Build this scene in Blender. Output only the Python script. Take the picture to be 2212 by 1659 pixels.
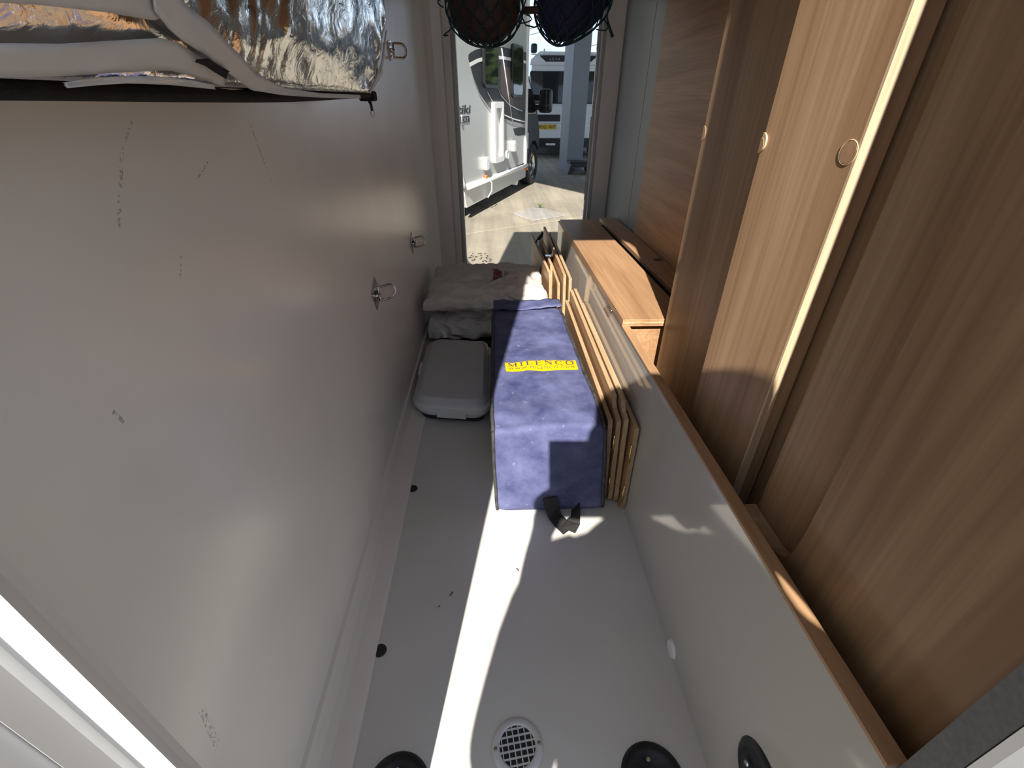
import bpy, bmesh, math, random
from mathutils import Vector, Matrix, noise
random.seed(7)
S = bpy.context.scene
for o in list(bpy.data.objects): bpy.data.objects.remove(o)
COL = S.collection

# ------------------------------------------------------------------ camera
W, Hh, F = 2212.0, 1659.0, 975.0
CAM_Z = 0.80
def _cam():
    a = Vector((1064-W/2, 211-Hh/2, F)).normalized()            # world +Y seen in camera axes (x right, y down, z forward)
    dx = 1100-W/2
    t = -(dx*a.x+F*a.z)/a.y
    d = Vector((dx, t, F)).normalized()
    x = d.cross(a)
    return x, a, -d
RX, RY, RZ = _cam()
C0 = Vector((0, 0, CAM_Z))
cam_d = bpy.data.cameras.new('camera'); cam = bpy.data.objects.new('camera', cam_d); COL.objects.link(cam)
cam_d.sensor_fit = 'HORIZONTAL'; cam_d.sensor_width = 36.0; cam_d.lens = F/W*36.0
cam_d.clip_start = 0.005; cam_d.clip_end = 400
right = Vector((RX.x, RY.x, RZ.x)); down = Vector((RX.y, RY.y, RZ.y)); fwd = Vector((RX.z, RY.z, RZ.z))
m = Matrix((( right.x, -down.x, -fwd.x, C0.x), (right.y, -down.y, -fwd.y, C0.y), (right.z, -down.z, -fwd.z, C0.z), (0, 0, 0, 1)))
cam.matrix_world = m
S.camera = cam

# ------------------------------------------------------------------ light
S.view_settings.view_transform = 'Standard'; S.view_settings.look = 'None'
S.view_settings.gamma = 1.0; S.view_settings.use_curve_mapping = False
S.view_settings.exposure = 1.02
SUN_X, SUN_Z = 0.166, 0.853           # sunlight travels (SUN_X, 1, -SUN_Z)
sl = bpy.data.lights.new('sun', 'SUN'); so = bpy.data.objects.new('sun', sl); COL.objects.link(so)
sl.energy = 5.2; sl.angle = math.radians(0.53); sl.color = (1.0, 0.95, 0.88)
so.rotation_euler = Vector((SUN_X, 1, -SUN_Z)).to_track_quat('-Z', 'Y').to_euler()
so.location = (-3, -12, 12)
wd = bpy.data.worlds.new('sky'); S.world = wd; wd.use_nodes = True
nt = wd.node_tree; nt.nodes.clear()
def N(tree, t, **k):
    n = tree.nodes.new(t)
    for a, b in k.items(): setattr(n, a, b)
    return n
out = N(nt, 'ShaderNodeOutputWorld'); bg = N(nt, 'ShaderNodeBackground'); tc = N(nt, 'ShaderNodeTexCoord')
sep = N(nt, 'ShaderNodeSeparateXYZ'); rp = N(nt, 'ShaderNodeValToRGB'); nz = N(nt, 'ShaderNodeTexNoise')
mp = N(nt, 'ShaderNodeMapping'); mx = N(nt, 'ShaderNodeMixRGB'); cr = N(nt, 'ShaderNodeValToRGB')
rp.color_ramp.elements[0].position = 0.0; rp.color_ramp.elements[0].color = (0.42, 0.55, 0.70, 1)
rp.color_ramp.elements[1].position = 0.6; rp.color_ramp.elements[1].color = (0.22, 0.31, 0.48, 1)
mp.inputs['Scale'].default_value = (1.2, 1.2, 4); nz.inputs['Scale'].default_value = 3.0; nz.inputs['Detail'].default_value = 6
cr.color_ramp.elements[0].position = 0.48; cr.color_ramp.elements[0].color = (0, 0, 0, 1)
cr.color_ramp.elements[1].position = 0.75; cr.color_ramp.elements[1].color = (0.7, 0.7, 0.7, 1)
mx.inputs[2].default_value = (0.78, 0.82, 0.86, 1)
nt.links.new(tc.outputs['Generated'], sep.inputs[0]); nt.links.new(sep.outputs['Z'], rp.inputs[0])
nt.links.new(tc.outputs['Generated'], mp.inputs[0]); nt.links.new(mp.outputs[0], nz.inputs['Vector']); nt.links.new(nz.outputs[0], cr.inputs[0])
nt.links.new(cr.outputs[0], mx.inputs[0]); nt.links.new(rp.outputs[0], mx.inputs[1]); nt.links.new(mx.outputs[0], bg.inputs[0])
bg.inputs[1].default_value = 1.12; nt.links.new(bg.outputs[0], out.inputs[0])

# ------------------------------------------------------------------ helpers
def ray(u, v):
    c = Vector((u-W/2, v-Hh/2, F)); return Vector((RX.dot(c), RY.dot(c), RZ.dot(c)))
def onz(u, v, z): d = ray(u, v); return C0+d*((z-C0.z)/d.z)
def onx(u, v, x): d = ray(u, v); return C0+d*((x-C0.x)/d.x)
def ony(u, v, y): d = ray(u, v); return C0+d*((y-C0.y)/d.y)

def obj(name, bm, mat=None, parent=None, smooth=False, recalc=True):
    if recalc: bmesh.ops.recalc_face_normals(bm, faces=bm.faces[:])
    me = bpy.data.meshes.new(name); bm.to_mesh(me); bm.free()
    if smooth:
        for p in me.polygons: p.use_smooth = True
    o = bpy.data.objects.new(name, me); COL.objects.link(o)
    if mat: me.materials.append(mat)
    if parent: o.parent = parent
    return o
def tag(o, label=None, cat=None, group=None, kind=None):
    if label: o['label'] = label
    if cat: o['category'] = cat
    if group: o['group'] = group
    if kind: o['kind'] = kind
    return o
def thing(name, label, cat, loc=(0, 0, 0), rotz=0.0, group=None):
    o = bpy.data.objects.new(name, None); COL.objects.link(o); o.location = loc; o.rotation_euler = (0, 0, rotz)
    o.empty_display_size = 0.05
    return tag(o, label, cat, group)
def copy_tree(root):
    r = root.copy(); COL.objects.link(r)
    for c in root.children:
        k = c.copy(); COL.objects.link(k); k.parent = r
        for g in c.children:
            q = g.copy(); COL.objects.link(q); q.parent = k
    return r
def abox(bm, x0, x1, y0, y1, z0, z1, bev=0.0, seg=2):
    vs = [bm.verts.new(p) for p in ((x0,y0,z0),(x1,y0,z0),(x1,y1,z0),(x0,y1,z0),(x0,y0,z1),(x1,y0,z1),(x1,y1,z1),(x0,y1,z1))]
    fs = [bm.faces.new([vs[i] for i in q]) for q in ((0,3,2,1),(4,5,6,7),(0,1,5,4),(1,2,6,5),(2,3,7,6),(3,0,4,7))]
    if bev > 0:
        es = list({e for f in fs for e in f.edges})
        bmesh.ops.bevel(bm, geom=es, offset=bev, segments=seg, affect='EDGES', profile=0.5)
    return bm
def box(name, x0, x1, y0, y1, z0, z1, mat, parent=None, bev=0.0, seg=2):
    return obj(name, abox(bmesh.new(), x0, x1, y0, y1, z0, z1, bev, seg), mat, parent)
def aprism(bm, pts, axis, a0, a1):
    """pts: 2D polygon; axis 0 -> (y,z) extruded in x, 1 -> (x,z) in y, 2 -> (x,y) in z"""
    def p3(p, a):
        return (a, p[0], p[1]) if axis == 0 else ((p[0], a, p[1]) if axis == 1 else (p[0], p[1], a))
    A = [bm.verts.new(p3(p, a0)) for p in pts]; B = [bm.verts.new(p3(p, a1)) for p in pts]
    bm.faces.new(A); bm.faces.new(B[::-1]); n = len(pts)
    for i in range(n): bm.faces.new((A[i], B[i], B[(i+1) % n], A[(i+1) % n]))
    return bm
def prism(name, pts, axis, a0, a1, mat, parent=None, bev=0.0):
    bm = aprism(bmesh.new(), pts, axis, a0, a1)
    if bev > 0: bmesh.ops.bevel(bm, geom=bm.edges[:], offset=bev, segments=1, affect='EDGES')
    return obj(name, bm, mat, parent)
def atube(bm, pts, r, n=8, closed=False, caps=True):
    pts = [Vector(p) for p in pts]; k = len(pts); rings = []
    rr = r if isinstance(r, (list, tuple)) else [r]*k
    t0 = None; up = None
    for i in range(k):
        if closed: t = pts[(i+1) % k]-pts[(i-1) % k]
        else: t = pts[min(i+1, k-1)]-pts[max(i-1, 0)]
        t.normalize()
        if up is None:
            up = Vector((0, 0, 1)) if abs(t.z) < 0.9 else Vector((1, 0, 0))
        s = t.cross(up)
        if s.length < 1e-6: s = t.orthogonal()
        s.normalize(); up = s.cross(t).normalized()
        rings.append([bm.verts.new(pts[i]+(s*math.cos(q*2*math.pi/n)+up*math.sin(q*2*math.pi/n))*rr[i]) for q in range(n)])
    for i in range(k if closed else k-1):
        a, b = rings[i], rings[(i+1) % k]
        for q in range(n): bm.faces.new((a[q], a[(q+1) % n], b[(q+1) % n], b[q]))
    if caps and not closed:
        bm.faces.new(rings[0][::-1]); bm.faces.new(rings[-1])
    return bm
def tube(name, pts, r, mat, parent=None, n=8, closed=False):
    return obj(name, atube(bmesh.new(), pts, r, n, closed), mat, parent, smooth=True)
def alathe(bm, prof, n=32, M=Matrix()):
    rings = []
    for r, z in prof:
        if r < 1e-6: rings.append([bm.verts.new(M @ Vector((0, 0, z)))])
        else: rings.append([bm.verts.new(M @ Vector((r*math.cos(i*2*math.pi/n), r*math.sin(i*2*math.pi/n), z))) for i in range(n)])
    for a, b in zip(rings, rings[1:]):
        if len(a) == 1 and len(b) == 1: continue
        if len(a) == 1:
            for i in range(n): bm.faces.new((a[0], b[i], b[(i+1) % n]))
        elif len(b) == 1:
            for i in range(n): bm.faces.new((a[i], a[(i+1) % n], b[0]))
        else:
            for i in range(n): bm.faces.new((a[i], a[(i+1) % n], b[(i+1) % n], b[i]))
    return bm
def lathe(name, prof, mat, parent=None, n=32, M=Matrix()):
    return obj(name, alathe(bmesh.new(), prof, n, M), mat, parent, smooth=False)
def arc(cx, cy, r, a0, a1, n):
    return [(cx+r*math.cos(math.radians(a0+(a1-a0)*i/n)), cy+r*math.sin(math.radians(a0+(a1-a0)*i/n))) for i in range(n+1)]
def rrect(x0, x1, y0, y1, r, n=5):
    return arc(x1-r, y0+r, r, -90, 0, n)+arc(x1-r, y1-r, r, 0, 90, n)+arc(x0+r, y1-r, r, 90, 180, n)+arc(x0+r, y0+r, r, 180, 270, n)
def text_mesh(txt, size, extrude=0.0, shear=0.0, spacing=1.0, bold=0.0):
    c = bpy.data.curves.new('lettering', 'FONT'); c.body = txt; c.size = size; c.extrude = extrude; c.shear = shear
    c.space_character = spacing; c.resolution_u = 4; c.offset = bold
    o = bpy.data.objects.new('lettering', c); COL.objects.link(o)
    dg = bpy.context.evaluated_depsgraph_get(); me = bpy.data.meshes.new_from_object(o.evaluated_get(dg))
    bpy.data.objects.remove(o); bpy.data.curves.remove(c)
    return me

# ------------------------------------------------------------------ materials
MATS = {}
def base_mat(name, col, rough=0.5, metal=0.0, spec=0.5, coat=0.0):
    mt = bpy.data.materials.new(name); mt.use_nodes = True; b = mt.node_tree.nodes['Principled BSDF']
    b.inputs['Base Color'].default_value = (*col, 1); b.inputs['Roughness'].default_value = rough
    b.inputs['Metallic'].default_value = metal; b.inputs['Specular IOR Level'].default_value = spec
    b.inputs['Coat Weight'].default_value = coat
    MATS[name] = mt; return mt, mt.node_tree, b
def noisy(name, col, rough=0.5, var=0.06, scale=20.0, bump=0.0, bscale=60.0, metal=0.0, spec=0.5, coat=0.0, stretch=(1, 1, 1), dist=0.001):
    mt, t, b = base_mat(name, col, rough, metal, spec, coat)
    tc = N(t, 'ShaderNodeTexCoord'); mp = N(t, 'ShaderNodeMapping'); nz = N(t, 'ShaderNodeTexNoise'); rp = N(t, 'ShaderNodeValToRGB')
    mp.inputs['Scale'].default_value = stretch; nz.inputs['Scale'].default_value = scale; nz.inputs['Detail'].default_value = 5
    lo = [max(0, c*(1-var)) for c in col]; hi = [min(1, c*(1+var)) for c in col]
    rp.color_ramp.elements[0].position = 0.3; rp.color_ramp.elements[0].color = (*lo, 1)
    rp.color_ramp.elements[1].position = 0.7; rp.color_ramp.elements[1].color = (*hi, 1)
    t.links.new(tc.outputs['Object'], mp.inputs[0]); t.links.new(mp.outputs[0], nz.inputs['Vector']); t.links.new(nz.outputs[0], rp.inputs[0])
    t.links.new(rp.outputs[0], b.inputs['Base Color'])
    if bump > 0:
        n2 = N(t, 'ShaderNodeTexNoise'); n2.inputs['Scale'].default_value = bscale; n2.inputs['Detail'].default_value = 4
        bp = N(t, 'ShaderNodeBump'); bp.inputs['Strength'].default_value = bump; bp.inputs['Distance'].default_value = dist
        t.links.new(mp.outputs[0], n2.inputs['Vector']); t.links.new(n2.outputs[0], bp.inputs['Height']); t.links.new(bp.outputs[0], b.inputs['Normal'])
    return mt
def wood(name, c1, c2, c3, grain='Z', rough=0.42, scale=1.0, spec=0.4):
    """laminate woodgrain: broad plank-like bands plus fine streaks running along the grain axis"""
    mt, t, b = base_mat(name, c2, rough, 0, spec)
    tc = N(t, 'ShaderNodeTexCoord'); mp = N(t, 'ShaderNodeMapping')
    s = [9.0*scale]*3; s['XYZ'.index(grain)] = 0.55*scale
    mp.inputs['Scale'].default_value = s
    nz = N(t, 'ShaderNodeTexNoise'); nz.inputs['Scale'].default_value = 1.6; nz.inputs['Detail'].default_value = 3; nz.inputs['Distortion'].default_value = 0.5
    rp = N(t, 'ShaderNodeValToRGB'); e = rp.color_ramp.elements
    e[0].position = 0.30; e[0].color = (*c1, 1); e[1].position = 0.72; e[1].color = (*c3, 1)
    k = rp.color_ramp.elements.new(0.5); k.color = (*c2, 1)
    s2 = [160.0*scale]*3; s2['XYZ'.index(grain)] = 4.0*scale
    mp2 = N(t, 'ShaderNodeMapping'); mp2.inputs['Scale'].default_value = s2
    n2 = N(t, 'ShaderNodeTexNoise'); n2.inputs['Scale'].default_value = 1.0; n2.inputs['Detail'].default_value = 4
    r2 = N(t, 'ShaderNodeValToRGB'); r2.color_ramp.elements[0].position = 0.32; r2.color_ramp.elements[0].color = (0.72, 0.70, 0.68, 1)
    r2.color_ramp.elements[1].position = 0.62; r2.color_ramp.elements[1].color = (1, 1, 1, 1)
    mu = N(t, 'ShaderNodeMixRGB', blend_type='MULTIPLY'); mu.inputs[0].default_value = 0.8
    t.links.new(tc.outputs['Object'], mp.inputs[0]); t.links.new(tc.outputs['Object'], mp2.inputs[0])
    t.links.new(mp.outputs[0], nz.inputs['Vector']); t.links.new(mp2.outputs[0], n2.inputs['Vector'])
    t.links.new(nz.outputs[0], rp.inputs[0]); t.links.new(n2.outputs[0], r2.inputs[0])
    t.links.new(rp.outputs[0], mu.inputs[1]); t.links.new(r2.outputs[0], mu.inputs[2]); t.links.new(mu.outputs[0], b.inputs['Base Color'])
    bp = N(t, 'ShaderNodeBump'); bp.inputs['Strength'].default_value = 0.12; bp.inputs['Distance'].default_value = 0.0006
    t.links.new(n2.outputs[0], bp.inputs['Height']); t.links.new(bp.outputs[0], b.inputs['Normal'])
    return mt
def scuffed(name, col, rough, segs, mark=(0.10, 0.08, 0.07), spec=0.5):
    """glossy moulded panel with a few broken rubbed marks; segs: (y0,z0,y1,z1,width)"""
    mt, t, b = base_mat(name, col, rough, 0, spec)
    tc = N(t, 'ShaderNodeTexCoord'); nz = N(t, 'ShaderNodeTexNoise'); nz.inputs['Scale'].default_value = 5; nz.inputs['Detail'].default_value = 4
    rp = N(t, 'ShaderNodeValToRGB'); rp.color_ramp.elements[0].color = (*[c*0.95 for c in col], 1); rp.color_ramp.elements[1].color = (*[min(1, c*1.04) for c in col], 1)
    rp.color_ramp.elements[0].position = 0.3; rp.color_ramp.elements[1].position = 0.7
    t.links.new(tc.outputs['Object'], nz.inputs['Vector']); t.links.new(nz.outputs[0], rp.inputs[0])
    n2 = N(t, 'ShaderNodeTexNoise'); n2.inputs['Scale'].default_value = 420; n2.inputs['Detail'].default_value = 3
    t.links.new(tc.outputs['Object'], n2.inputs['Vector'])
    sp = N(t, 'ShaderNodeSeparateXYZ'); t.links.new(tc.outputs['Object'], sp.inputs[0])
    cb = N(t, 'ShaderNodeCombineXYZ'); t.links.new(sp.outputs['Y'], cb.inputs[0]); t.links.new(sp.outputs['Z'], cb.inputs[1])
    last = rp.outputs[0]
    for (y0, z0, y1, z1, wd_) in segs:
        L = math.hypot(y1-y0, z1-z0); ux, uz = (y1-y0)/L, (z1-z0)/L
        sub = N(t, 'ShaderNodeVectorMath', operation='SUBTRACT'); t.links.new(cb.outputs[0], sub.inputs[0]); sub.inputs[1].default_value = (y0, z0, 0)
        dt = N(t, 'ShaderNodeVectorMath', operation='DOT_PRODUCT'); t.links.new(sub.outputs[0], dt.inputs[0]); dt.inputs[1].default_value = (ux, uz, 0)
        dn = N(t, 'ShaderNodeVectorMath', operation='DOT_PRODUCT'); t.links.new(sub.outputs[0], dn.inputs[0]); dn.inputs[1].default_value = (-uz, ux, 0)
        def M_(op, a, v):
            q = N(t, 'ShaderNodeMath', operation=op); t.links.new(a, q.inputs[0])
            if isinstance(v, (int, float)): q.inputs[1].default_value = v
            else: t.links.new(v, q.inputs[1])
            return q.outputs[0]
        ab = N(t, 'ShaderNodeMath', operation='ABSOLUTE'); t.links.new(dn.outputs['Value'], ab.inputs[0])
        m1 = M_('LESS_THAN', ab.outputs[0], wd_); m2 = M_('GREATER_THAN', dt.outputs['Value'], 0.0); m3 = M_('LESS_THAN', dt.outputs['Value'], L)
        m4 = M_('GREATER_THAN', n2.outputs[0], 0.54)
        mm = M_('MULTIPLY', M_('MULTIPLY', m1, m2), M_('MULTIPLY', m3, m4)); mm = M_('MULTIPLY', mm, 0.5)
        mix = N(t, 'ShaderNodeMixRGB'); t.links.new(mm, mix.inputs[0]); t.links.new(last, mix.inputs[1]); mix.inputs[2].default_value = (*mark, 1)
        last = mix.outputs[0]
    t.links.new(last, b.inputs['Base Color'])
    return mt

def seg_px(u0, v0, u1, v1, w_):
    a, b = onx(u0, v0, -0.27), onx(u1, v1, -0.27); return (a.y, a.z, b.y, b.z, w_)
m_wall = scuffed('white_moulded_wall', (0.84, 0.79, 0.725), 0.24, [seg_px(285, 262, 262, 330, 0.0009), seg_px(264, 325, 256, 490, 0.0016),
    seg_px(458, 338, 424, 388, 0.0011), seg_px(392, 548, 389, 602, 0.0009), seg_px(538, 262, 585, 390, 0.0012), seg_px(243, 888, 268, 912, 0.0016),
    seg_px(436, 1530, 470, 1612, 0.004)])
m_floor = noisy('pale_vinyl_floor', (0.68, 0.645, 0.585), 0.38, 0.04, 6, 0.05, 300)
m_trim = noisy('cream_trim', (0.88, 0.80, 0.69), 0.32, 0.03, 8)
m_ceil = noisy('white_ceiling', (0.78, 0.77, 0.75), 0.5, 0.03, 5)
m_alu = noisy('grey_alloy_frame', (0.50, 0.49, 0.48), 0.38, 0.05, 12, metal=0.0)
m_white = noisy('white_gloss_frame', (0.86, 0.86, 0.84), 0.28, 0.02, 10)
m_greylam = noisy('grey_gloss_laminate', (0.51, 0.49, 0.445), 0.075, 0.03, 5)
m_darkgrey = noisy('slate_grey_board', (0.20, 0.215, 0.22), 0.35, 0.08, 4)
m_wood_z = wood('walnut_laminate', (0.27, 0.155, 0.082), (0.375, 0.232, 0.128), (0.44, 0.287, 0.168), 'Z')
m_wood_y = wood('walnut_laminate_long', (0.35, 0.195, 0.098), (0.43, 0.25, 0.13), (0.48, 0.29, 0.155), 'Y')
m_wood_h = wood('walnut_laminate_cross', (0.34, 0.19, 0.095), (0.42, 0.25, 0.13), (0.48, 0.295, 0.16), 'Y', scale=1.3)
m_ply = wood('pale_ply_edge', (0.52, 0.36, 0.21), (0.60, 0.44, 0.28), (0.68, 0.52, 0.36), 'Z', rough=0.6, scale=2.0)
m_ply_y = wood('pale_ply_edge_long', (0.42, 0.27, 0.14), (0.50, 0.34, 0.19), (0.58, 0.42, 0.25), 'Y', rough=0.6, scale=2.0)
m_black = noisy('black_plastic', (0.012, 0.012, 0.013), 0.38, 0.1, 30)
m_rubber = noisy('black_rubber', (0.02, 0.019, 0.018), 0.6, 0.2, 60)
m_chrome = noisy('polished_steel', (0.62, 0.61, 0.60), 0.16, 0.03, 30, metal=1.0)
m_brass = noisy('brass', (0.78, 0.56, 0.22), 0.25, 0.05, 40, metal=1.0)
m_blue = None
m_yellow = noisy('yellow_label', (0.72, 0.48, 0.0), 0.5, 0.02, 30)
m_navyprint = noisy('navy_print', (0.09, 0.05, 0.10), 0.5, 0.05, 40)
m_piping = noisy('worn_black_piping', (0.045, 0.043, 0.042), 0.7, 0.5, 70)
m_sack = noisy('off_white_sackcloth', (0.60, 0.565, 0.52), 0.85, 0.08, 25, 0.25, 220)
m_redprint = noisy('faded_red_print', (0.22, 0.045, 0.05), 0.8, 0.3, 160)
m_greyprint = noisy('faded_grey_print', (0.17, 0.15, 0.14), 0.8, 0.3, 160)
m_case = noisy('grey_moulded_plastic', (0.60, 0.60, 0.595), 0.42, 0.03, 15, 0.08, 500)
m_case2 = noisy('pale_grey_rim_plastic', (0.72, 0.71, 0.69), 0.4, 0.03, 15)
m_vent = noisy('cream_vent_plastic', (0.66, 0.64, 0.61), 0.4, 0.04, 20)
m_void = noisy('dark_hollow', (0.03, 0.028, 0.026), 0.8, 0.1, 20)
m_whitecap = noisy('white_cap_plastic', (0.85, 0.84, 0.82), 0.3, 0.02, 20)
m_rope = noisy('dark_teal_cord', (0.012, 0.050, 0.062), 0.75, 0.4, 120)
m_brownstuff = noisy('brown_leather', (0.055, 0.030, 0.024), 0.55, 0.4, 14, 0.3, 30)
m_bluestuff = noisy('dark_blue_cloth', (0.012, 0.018, 0.075), 0.7, 0.3, 18, 0.3, 30)

# blue woven bag cloth with pale dusty scuffs
mt, t, b = base_mat('blue_bag_cloth', (0.10, 0.11, 0.27), 0.75, 0, 0.3)
tc_ = N(t, 'ShaderNodeTexCoord'); n1 = N(t, 'ShaderNodeTexNoise'); n1.inputs['Scale'].default_value = 14; n1.inputs['Detail'].default_value = 8; n1.inputs['Roughness'].default_value = 0.65
r1 = N(t, 'ShaderNodeValToRGB'); e = r1.color_ramp.elements
e[0].position = 0.30; e[0].color = (0.040, 0.046, 0.125, 1); e[1].position = 0.74; e[1].color = (0.145, 0.158, 0.29, 1)
n2 = N(t, 'ShaderNodeTexNoise'); n2.inputs['Scale'].default_value = 75; n2.inputs['Detail'].default_value = 6
r2 = N(t, 'ShaderNodeValToRGB'); r2.color_ramp.elements[0].position = 0.66; r2.color_ramp.elements[0].color = (0, 0, 0, 1); r2.color_ramp.elements[1].position = 0.8; r2.color_ramp.elements[1].color = (0.6, 0.6, 0.6, 1)
mxx = N(t, 'ShaderNodeMixRGB'); mxx.inputs[2].default_value = (0.30, 0.31, 0.40, 1)
n3 = N(t, 'ShaderNodeTexNoise'); n3.inputs['Scale'].default_value = 420
bp = N(t, 'ShaderNodeBump'); bp.inputs['Strength'].default_value = 0.25; bp.inputs['Distance'].default_value = 0.0008
for a_, b_ in ((tc_.outputs['Object'], n1.inputs['Vector']), (tc_.outputs['Object'], n2.inputs['Vector']), (tc_.outputs['Object'], n3.inputs['Vector']), (n1.outputs[0], r1.inputs[0]), (n2.outputs[0], r2.inputs[0]),
               (r2.outputs[0], mxx.inputs[0]), (r1.outputs[0], mxx.inputs[1]), (mxx.outputs[0], b.inputs['Base Color']), (n3.outputs[0], bp.inputs['Height']), (bp.outputs[0], b.inputs['Normal'])):
    t.links.new(a_, b_)
m_blue = mt
# crinkled silver foil
mt, t, b = base_mat('silver_foil', (0.80, 0.79, 0.78), 0.10, 1.0)
tc_ = N(t, 'ShaderNodeTexCoord'); mpp = N(t, 'ShaderNodeMapping'); mpp.inputs['Scale'].default_value = (1, 1.0, 1.6); mpp.inputs['Rotation'].default_value = (0.5, 0, 0)
n1 = N(t, 'ShaderNodeTexNoise'); n1.inputs['Scale'].default_value = 42; n1.inputs['Detail'].default_value = 6; n1.inputs['Distortion'].default_value = 1.2
bp = N(t, 'ShaderNodeBump'); bp.inputs['Strength'].default_value = 0.3; bp.inputs['Distance'].default_value = 0.003
t.links.new(tc_.outputs['Object'], mpp.inputs[0]); t.links.new(mpp.outputs[0], n1.inputs['Vector']); t.links.new(n1.outputs[0], bp.inputs['Height']); t.links.new(bp.outputs[0], b.inputs['Normal'])
m_foil = mt
m_band = noisy('grey_white_webbing', (0.60, 0.57, 0.53), 0.45, 0.05, 30, 0.1, 60)
m_felt = noisy('black_felt_binding', (0.010, 0.008, 0.008), 0.95, 0.4, 200, 0.5, 500)
m_wrap = noisy('clear_wrap_edge', (0.62, 0.60, 0.56), 0.14, 0.05, 40, 0.4, 60)

# ------------------------------------------------------------------ the vehicle we look through: shell
G = -0.55                                   # ground level
XL = -0.27                                  # garage side of the left wall
PX = 0.287                                  # face of the grey partition
ZC = 1.76
YN, YF = 0.105, 2.30
def struct(o): o['kind'] = 'structure'; return o

struct(tag(box('floor', -0.29, 0.66, 0.085, 2.34, -0.05, 0.0, m_floor), 'pale grey vinyl garage floor of the motorhome'))
struct(tag(box('wall_left', -0.30, XL, 0.062, 2.338, -0.25, 2.16, m_wall), 'white glossy moulded end wall with rubbed scuff marks'))
struct(tag(box('ceiling', XL, 0.66, YN, YF, ZC, ZC+0.04, m_ceil), 'white garage ceiling'))

# near wall (outside face towards the photographer) with tall narrow hatch opening
bm = bmesh.new()
# left jamb profile (x,y), extruded up
aprism(bm, [(-0.296, 0.104), (-0.168, 0.104), (-0.164, 0.098), (-0.133, 0.0762), (-0.1375, 0.0748), (-0.1380, 0.0752), (-0.1425, 0.0738), (-0.1430, 0.0690), (-0.160, 0.0680), (-0.296, 0.066)], 2, -0.25, 2.16)
aprism(bm, [(0.60, 0.121), (0.305, 0.121), (0.305, 0.1010), (0.2925, 0.1005), (0.295, 0.0955), (0.32, 0.092), (3.6, 0.090), (3.6, 0.121)], 2, -0.25, 2.16)
abox(bm, -0.141, 0.297, 0.076, 0.104, 1.715, 2.16)
abox(bm, -0.141, 0.297, 0.070, 0.104, -0.25, 0.012)
# rounded upper corners of the hatch
aprism(bm, [(0.298, 1.42), (0.298, 1.73), (0.17, 1.73), (0.19, 1.712), (0.225, 1.66), (0.25, 1.57), (0.275, 1.47)], 1, 0.088, 0.104)
aprism(bm, [(-0.138, 1.52), (-0.125, 1.62), (-0.09, 1.69), (-0.04, 1.73), (-0.138, 1.73)], 1, 0.074, 0.104)
wn = struct(tag(obj('wall_near', bm, m_white), 'white hatch frame of the nearer side wall'))
prism('grey_seal', [(0.2960, 0.1212), (0.2915, 0.1013), (0.3055, 0.1013), (0.3055, 0.1218)], 2, 0.0, 1.5, noisy('grey_rubber_seal', (0.16, 0.165, 0.165), 0.6, 0.15, 200, 0.2, 300), wn)
# the hatch door itself, swung open past square on its left-hand hinge
hdr = struct(tag(bpy.data.objects.new('door_2', None), 'white hatch door swung open on its left hinge')); COL.objects.link(hdr)
hdr.location = (-0.1445, 0.067, 0.0); hdr.rotation_euler = (0, 0, math.radians(-15))
box('door_leaf', -0.030, 0.0, -0.41, 0.0, 0.02, 1.70, m_white, hdr, 0.004)
box('inner_panel', -0.001, 0.0022, -0.385, -0.012, 0.05, 1.67, m_wall, hdr, 0.001)
box('hinge_strip', -0.012, 0.002, -0.004, 0.004, 0.02, 1.70, m_alu, hdr)

# far wall with doorway
DX0, DX1, DZ0, DZ1 = -0.147, 0.447, 0.052, 1.14
bm = bmesh.new()
abox(bm, -0.296, DX0-0.012, YF, YF+0.038, -0.25, 2.16)
abox(bm, DX1+0.012, 3.6, YF, YF+0.038, -0.25, 2.16)
abox(bm, DX0-0.012, DX1+0.012, YF, YF+0.038, DZ1+0.01, 2.16)
abox(bm, DX0-0.012, DX1+0.012, YF, YF+0.038, -0.25, DZ0-0.008)
struct(tag(obj('wall_far', bm, m_wall), 'white far side wall around the open doorway'))
bm = bmesh.new(); abox(bm, 0.66, 3.6, 0.122, YF, 2.12, 2.16); abox(bm, -0.296, 0.66, 0.07, 2.335, 2.12, 2.16)
struct(tag(obj('roof', bm, m_white), 'white roof of the motorhome'))
struct(tag(box('wall_right', 0.62, 0.66, 0.121, YF, -0.05, ZC, m_wood_z), 'wood board closing the garage behind the panels'))
struct(tag(box('underfloor', -0.29, 3.4, 0.12, 2.28, -0.25, -0.055, m_black), 'black underfloor of the motorhome'))
struct(tag(box('wall_end', 3.4, 3.6, 0.121, YF, -0.25, 2.12, m_white), 'white forward body of the motorhome'))

# doorway frame : moulded surround, each stile its own piece
dfr = struct(tag(bpy.data.objects.new('door_1', None), 'grey doorway frame in the far side wall with latch keeps')); COL.objects.link(dfr)
def ring_frame(x0, x1, z0, z1, r, w, y0, y1, mat, name):
    bm = bmesh.new(); A = rrect(x0, x1, z0, z1, r, 6); B = rrect(x0-w, x1+w, z0-w, z1+w, r+w, 6); n = len(A)
    va = [[bm.verts.new((p[0], y, p[1])) for p in P] for P, y in ((A, y0), (B, y0), (B, y1), (A, y1))]
    for i in range(n):
        j = (i+1) % n
        for k in range(4): bm.faces.new((va[k][i], va[k][j], va[(k+1) % 4][j], va[(k+1) % 4][i]))
    return obj(name, bm, mat, dfr)
ring_frame(DX0, DX1, DZ0, DZ1, 0.05, 0.022, YF-0.002, YF+0.050, m_alu, 'door_frame')
ring_frame(DX0-0.020, DX1+0.020, DZ0-0.012, DZ1+0.012, 0.06, 0.020, YF-0.007, YF-0.001, m_wall, 'inner_surround')
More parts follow.
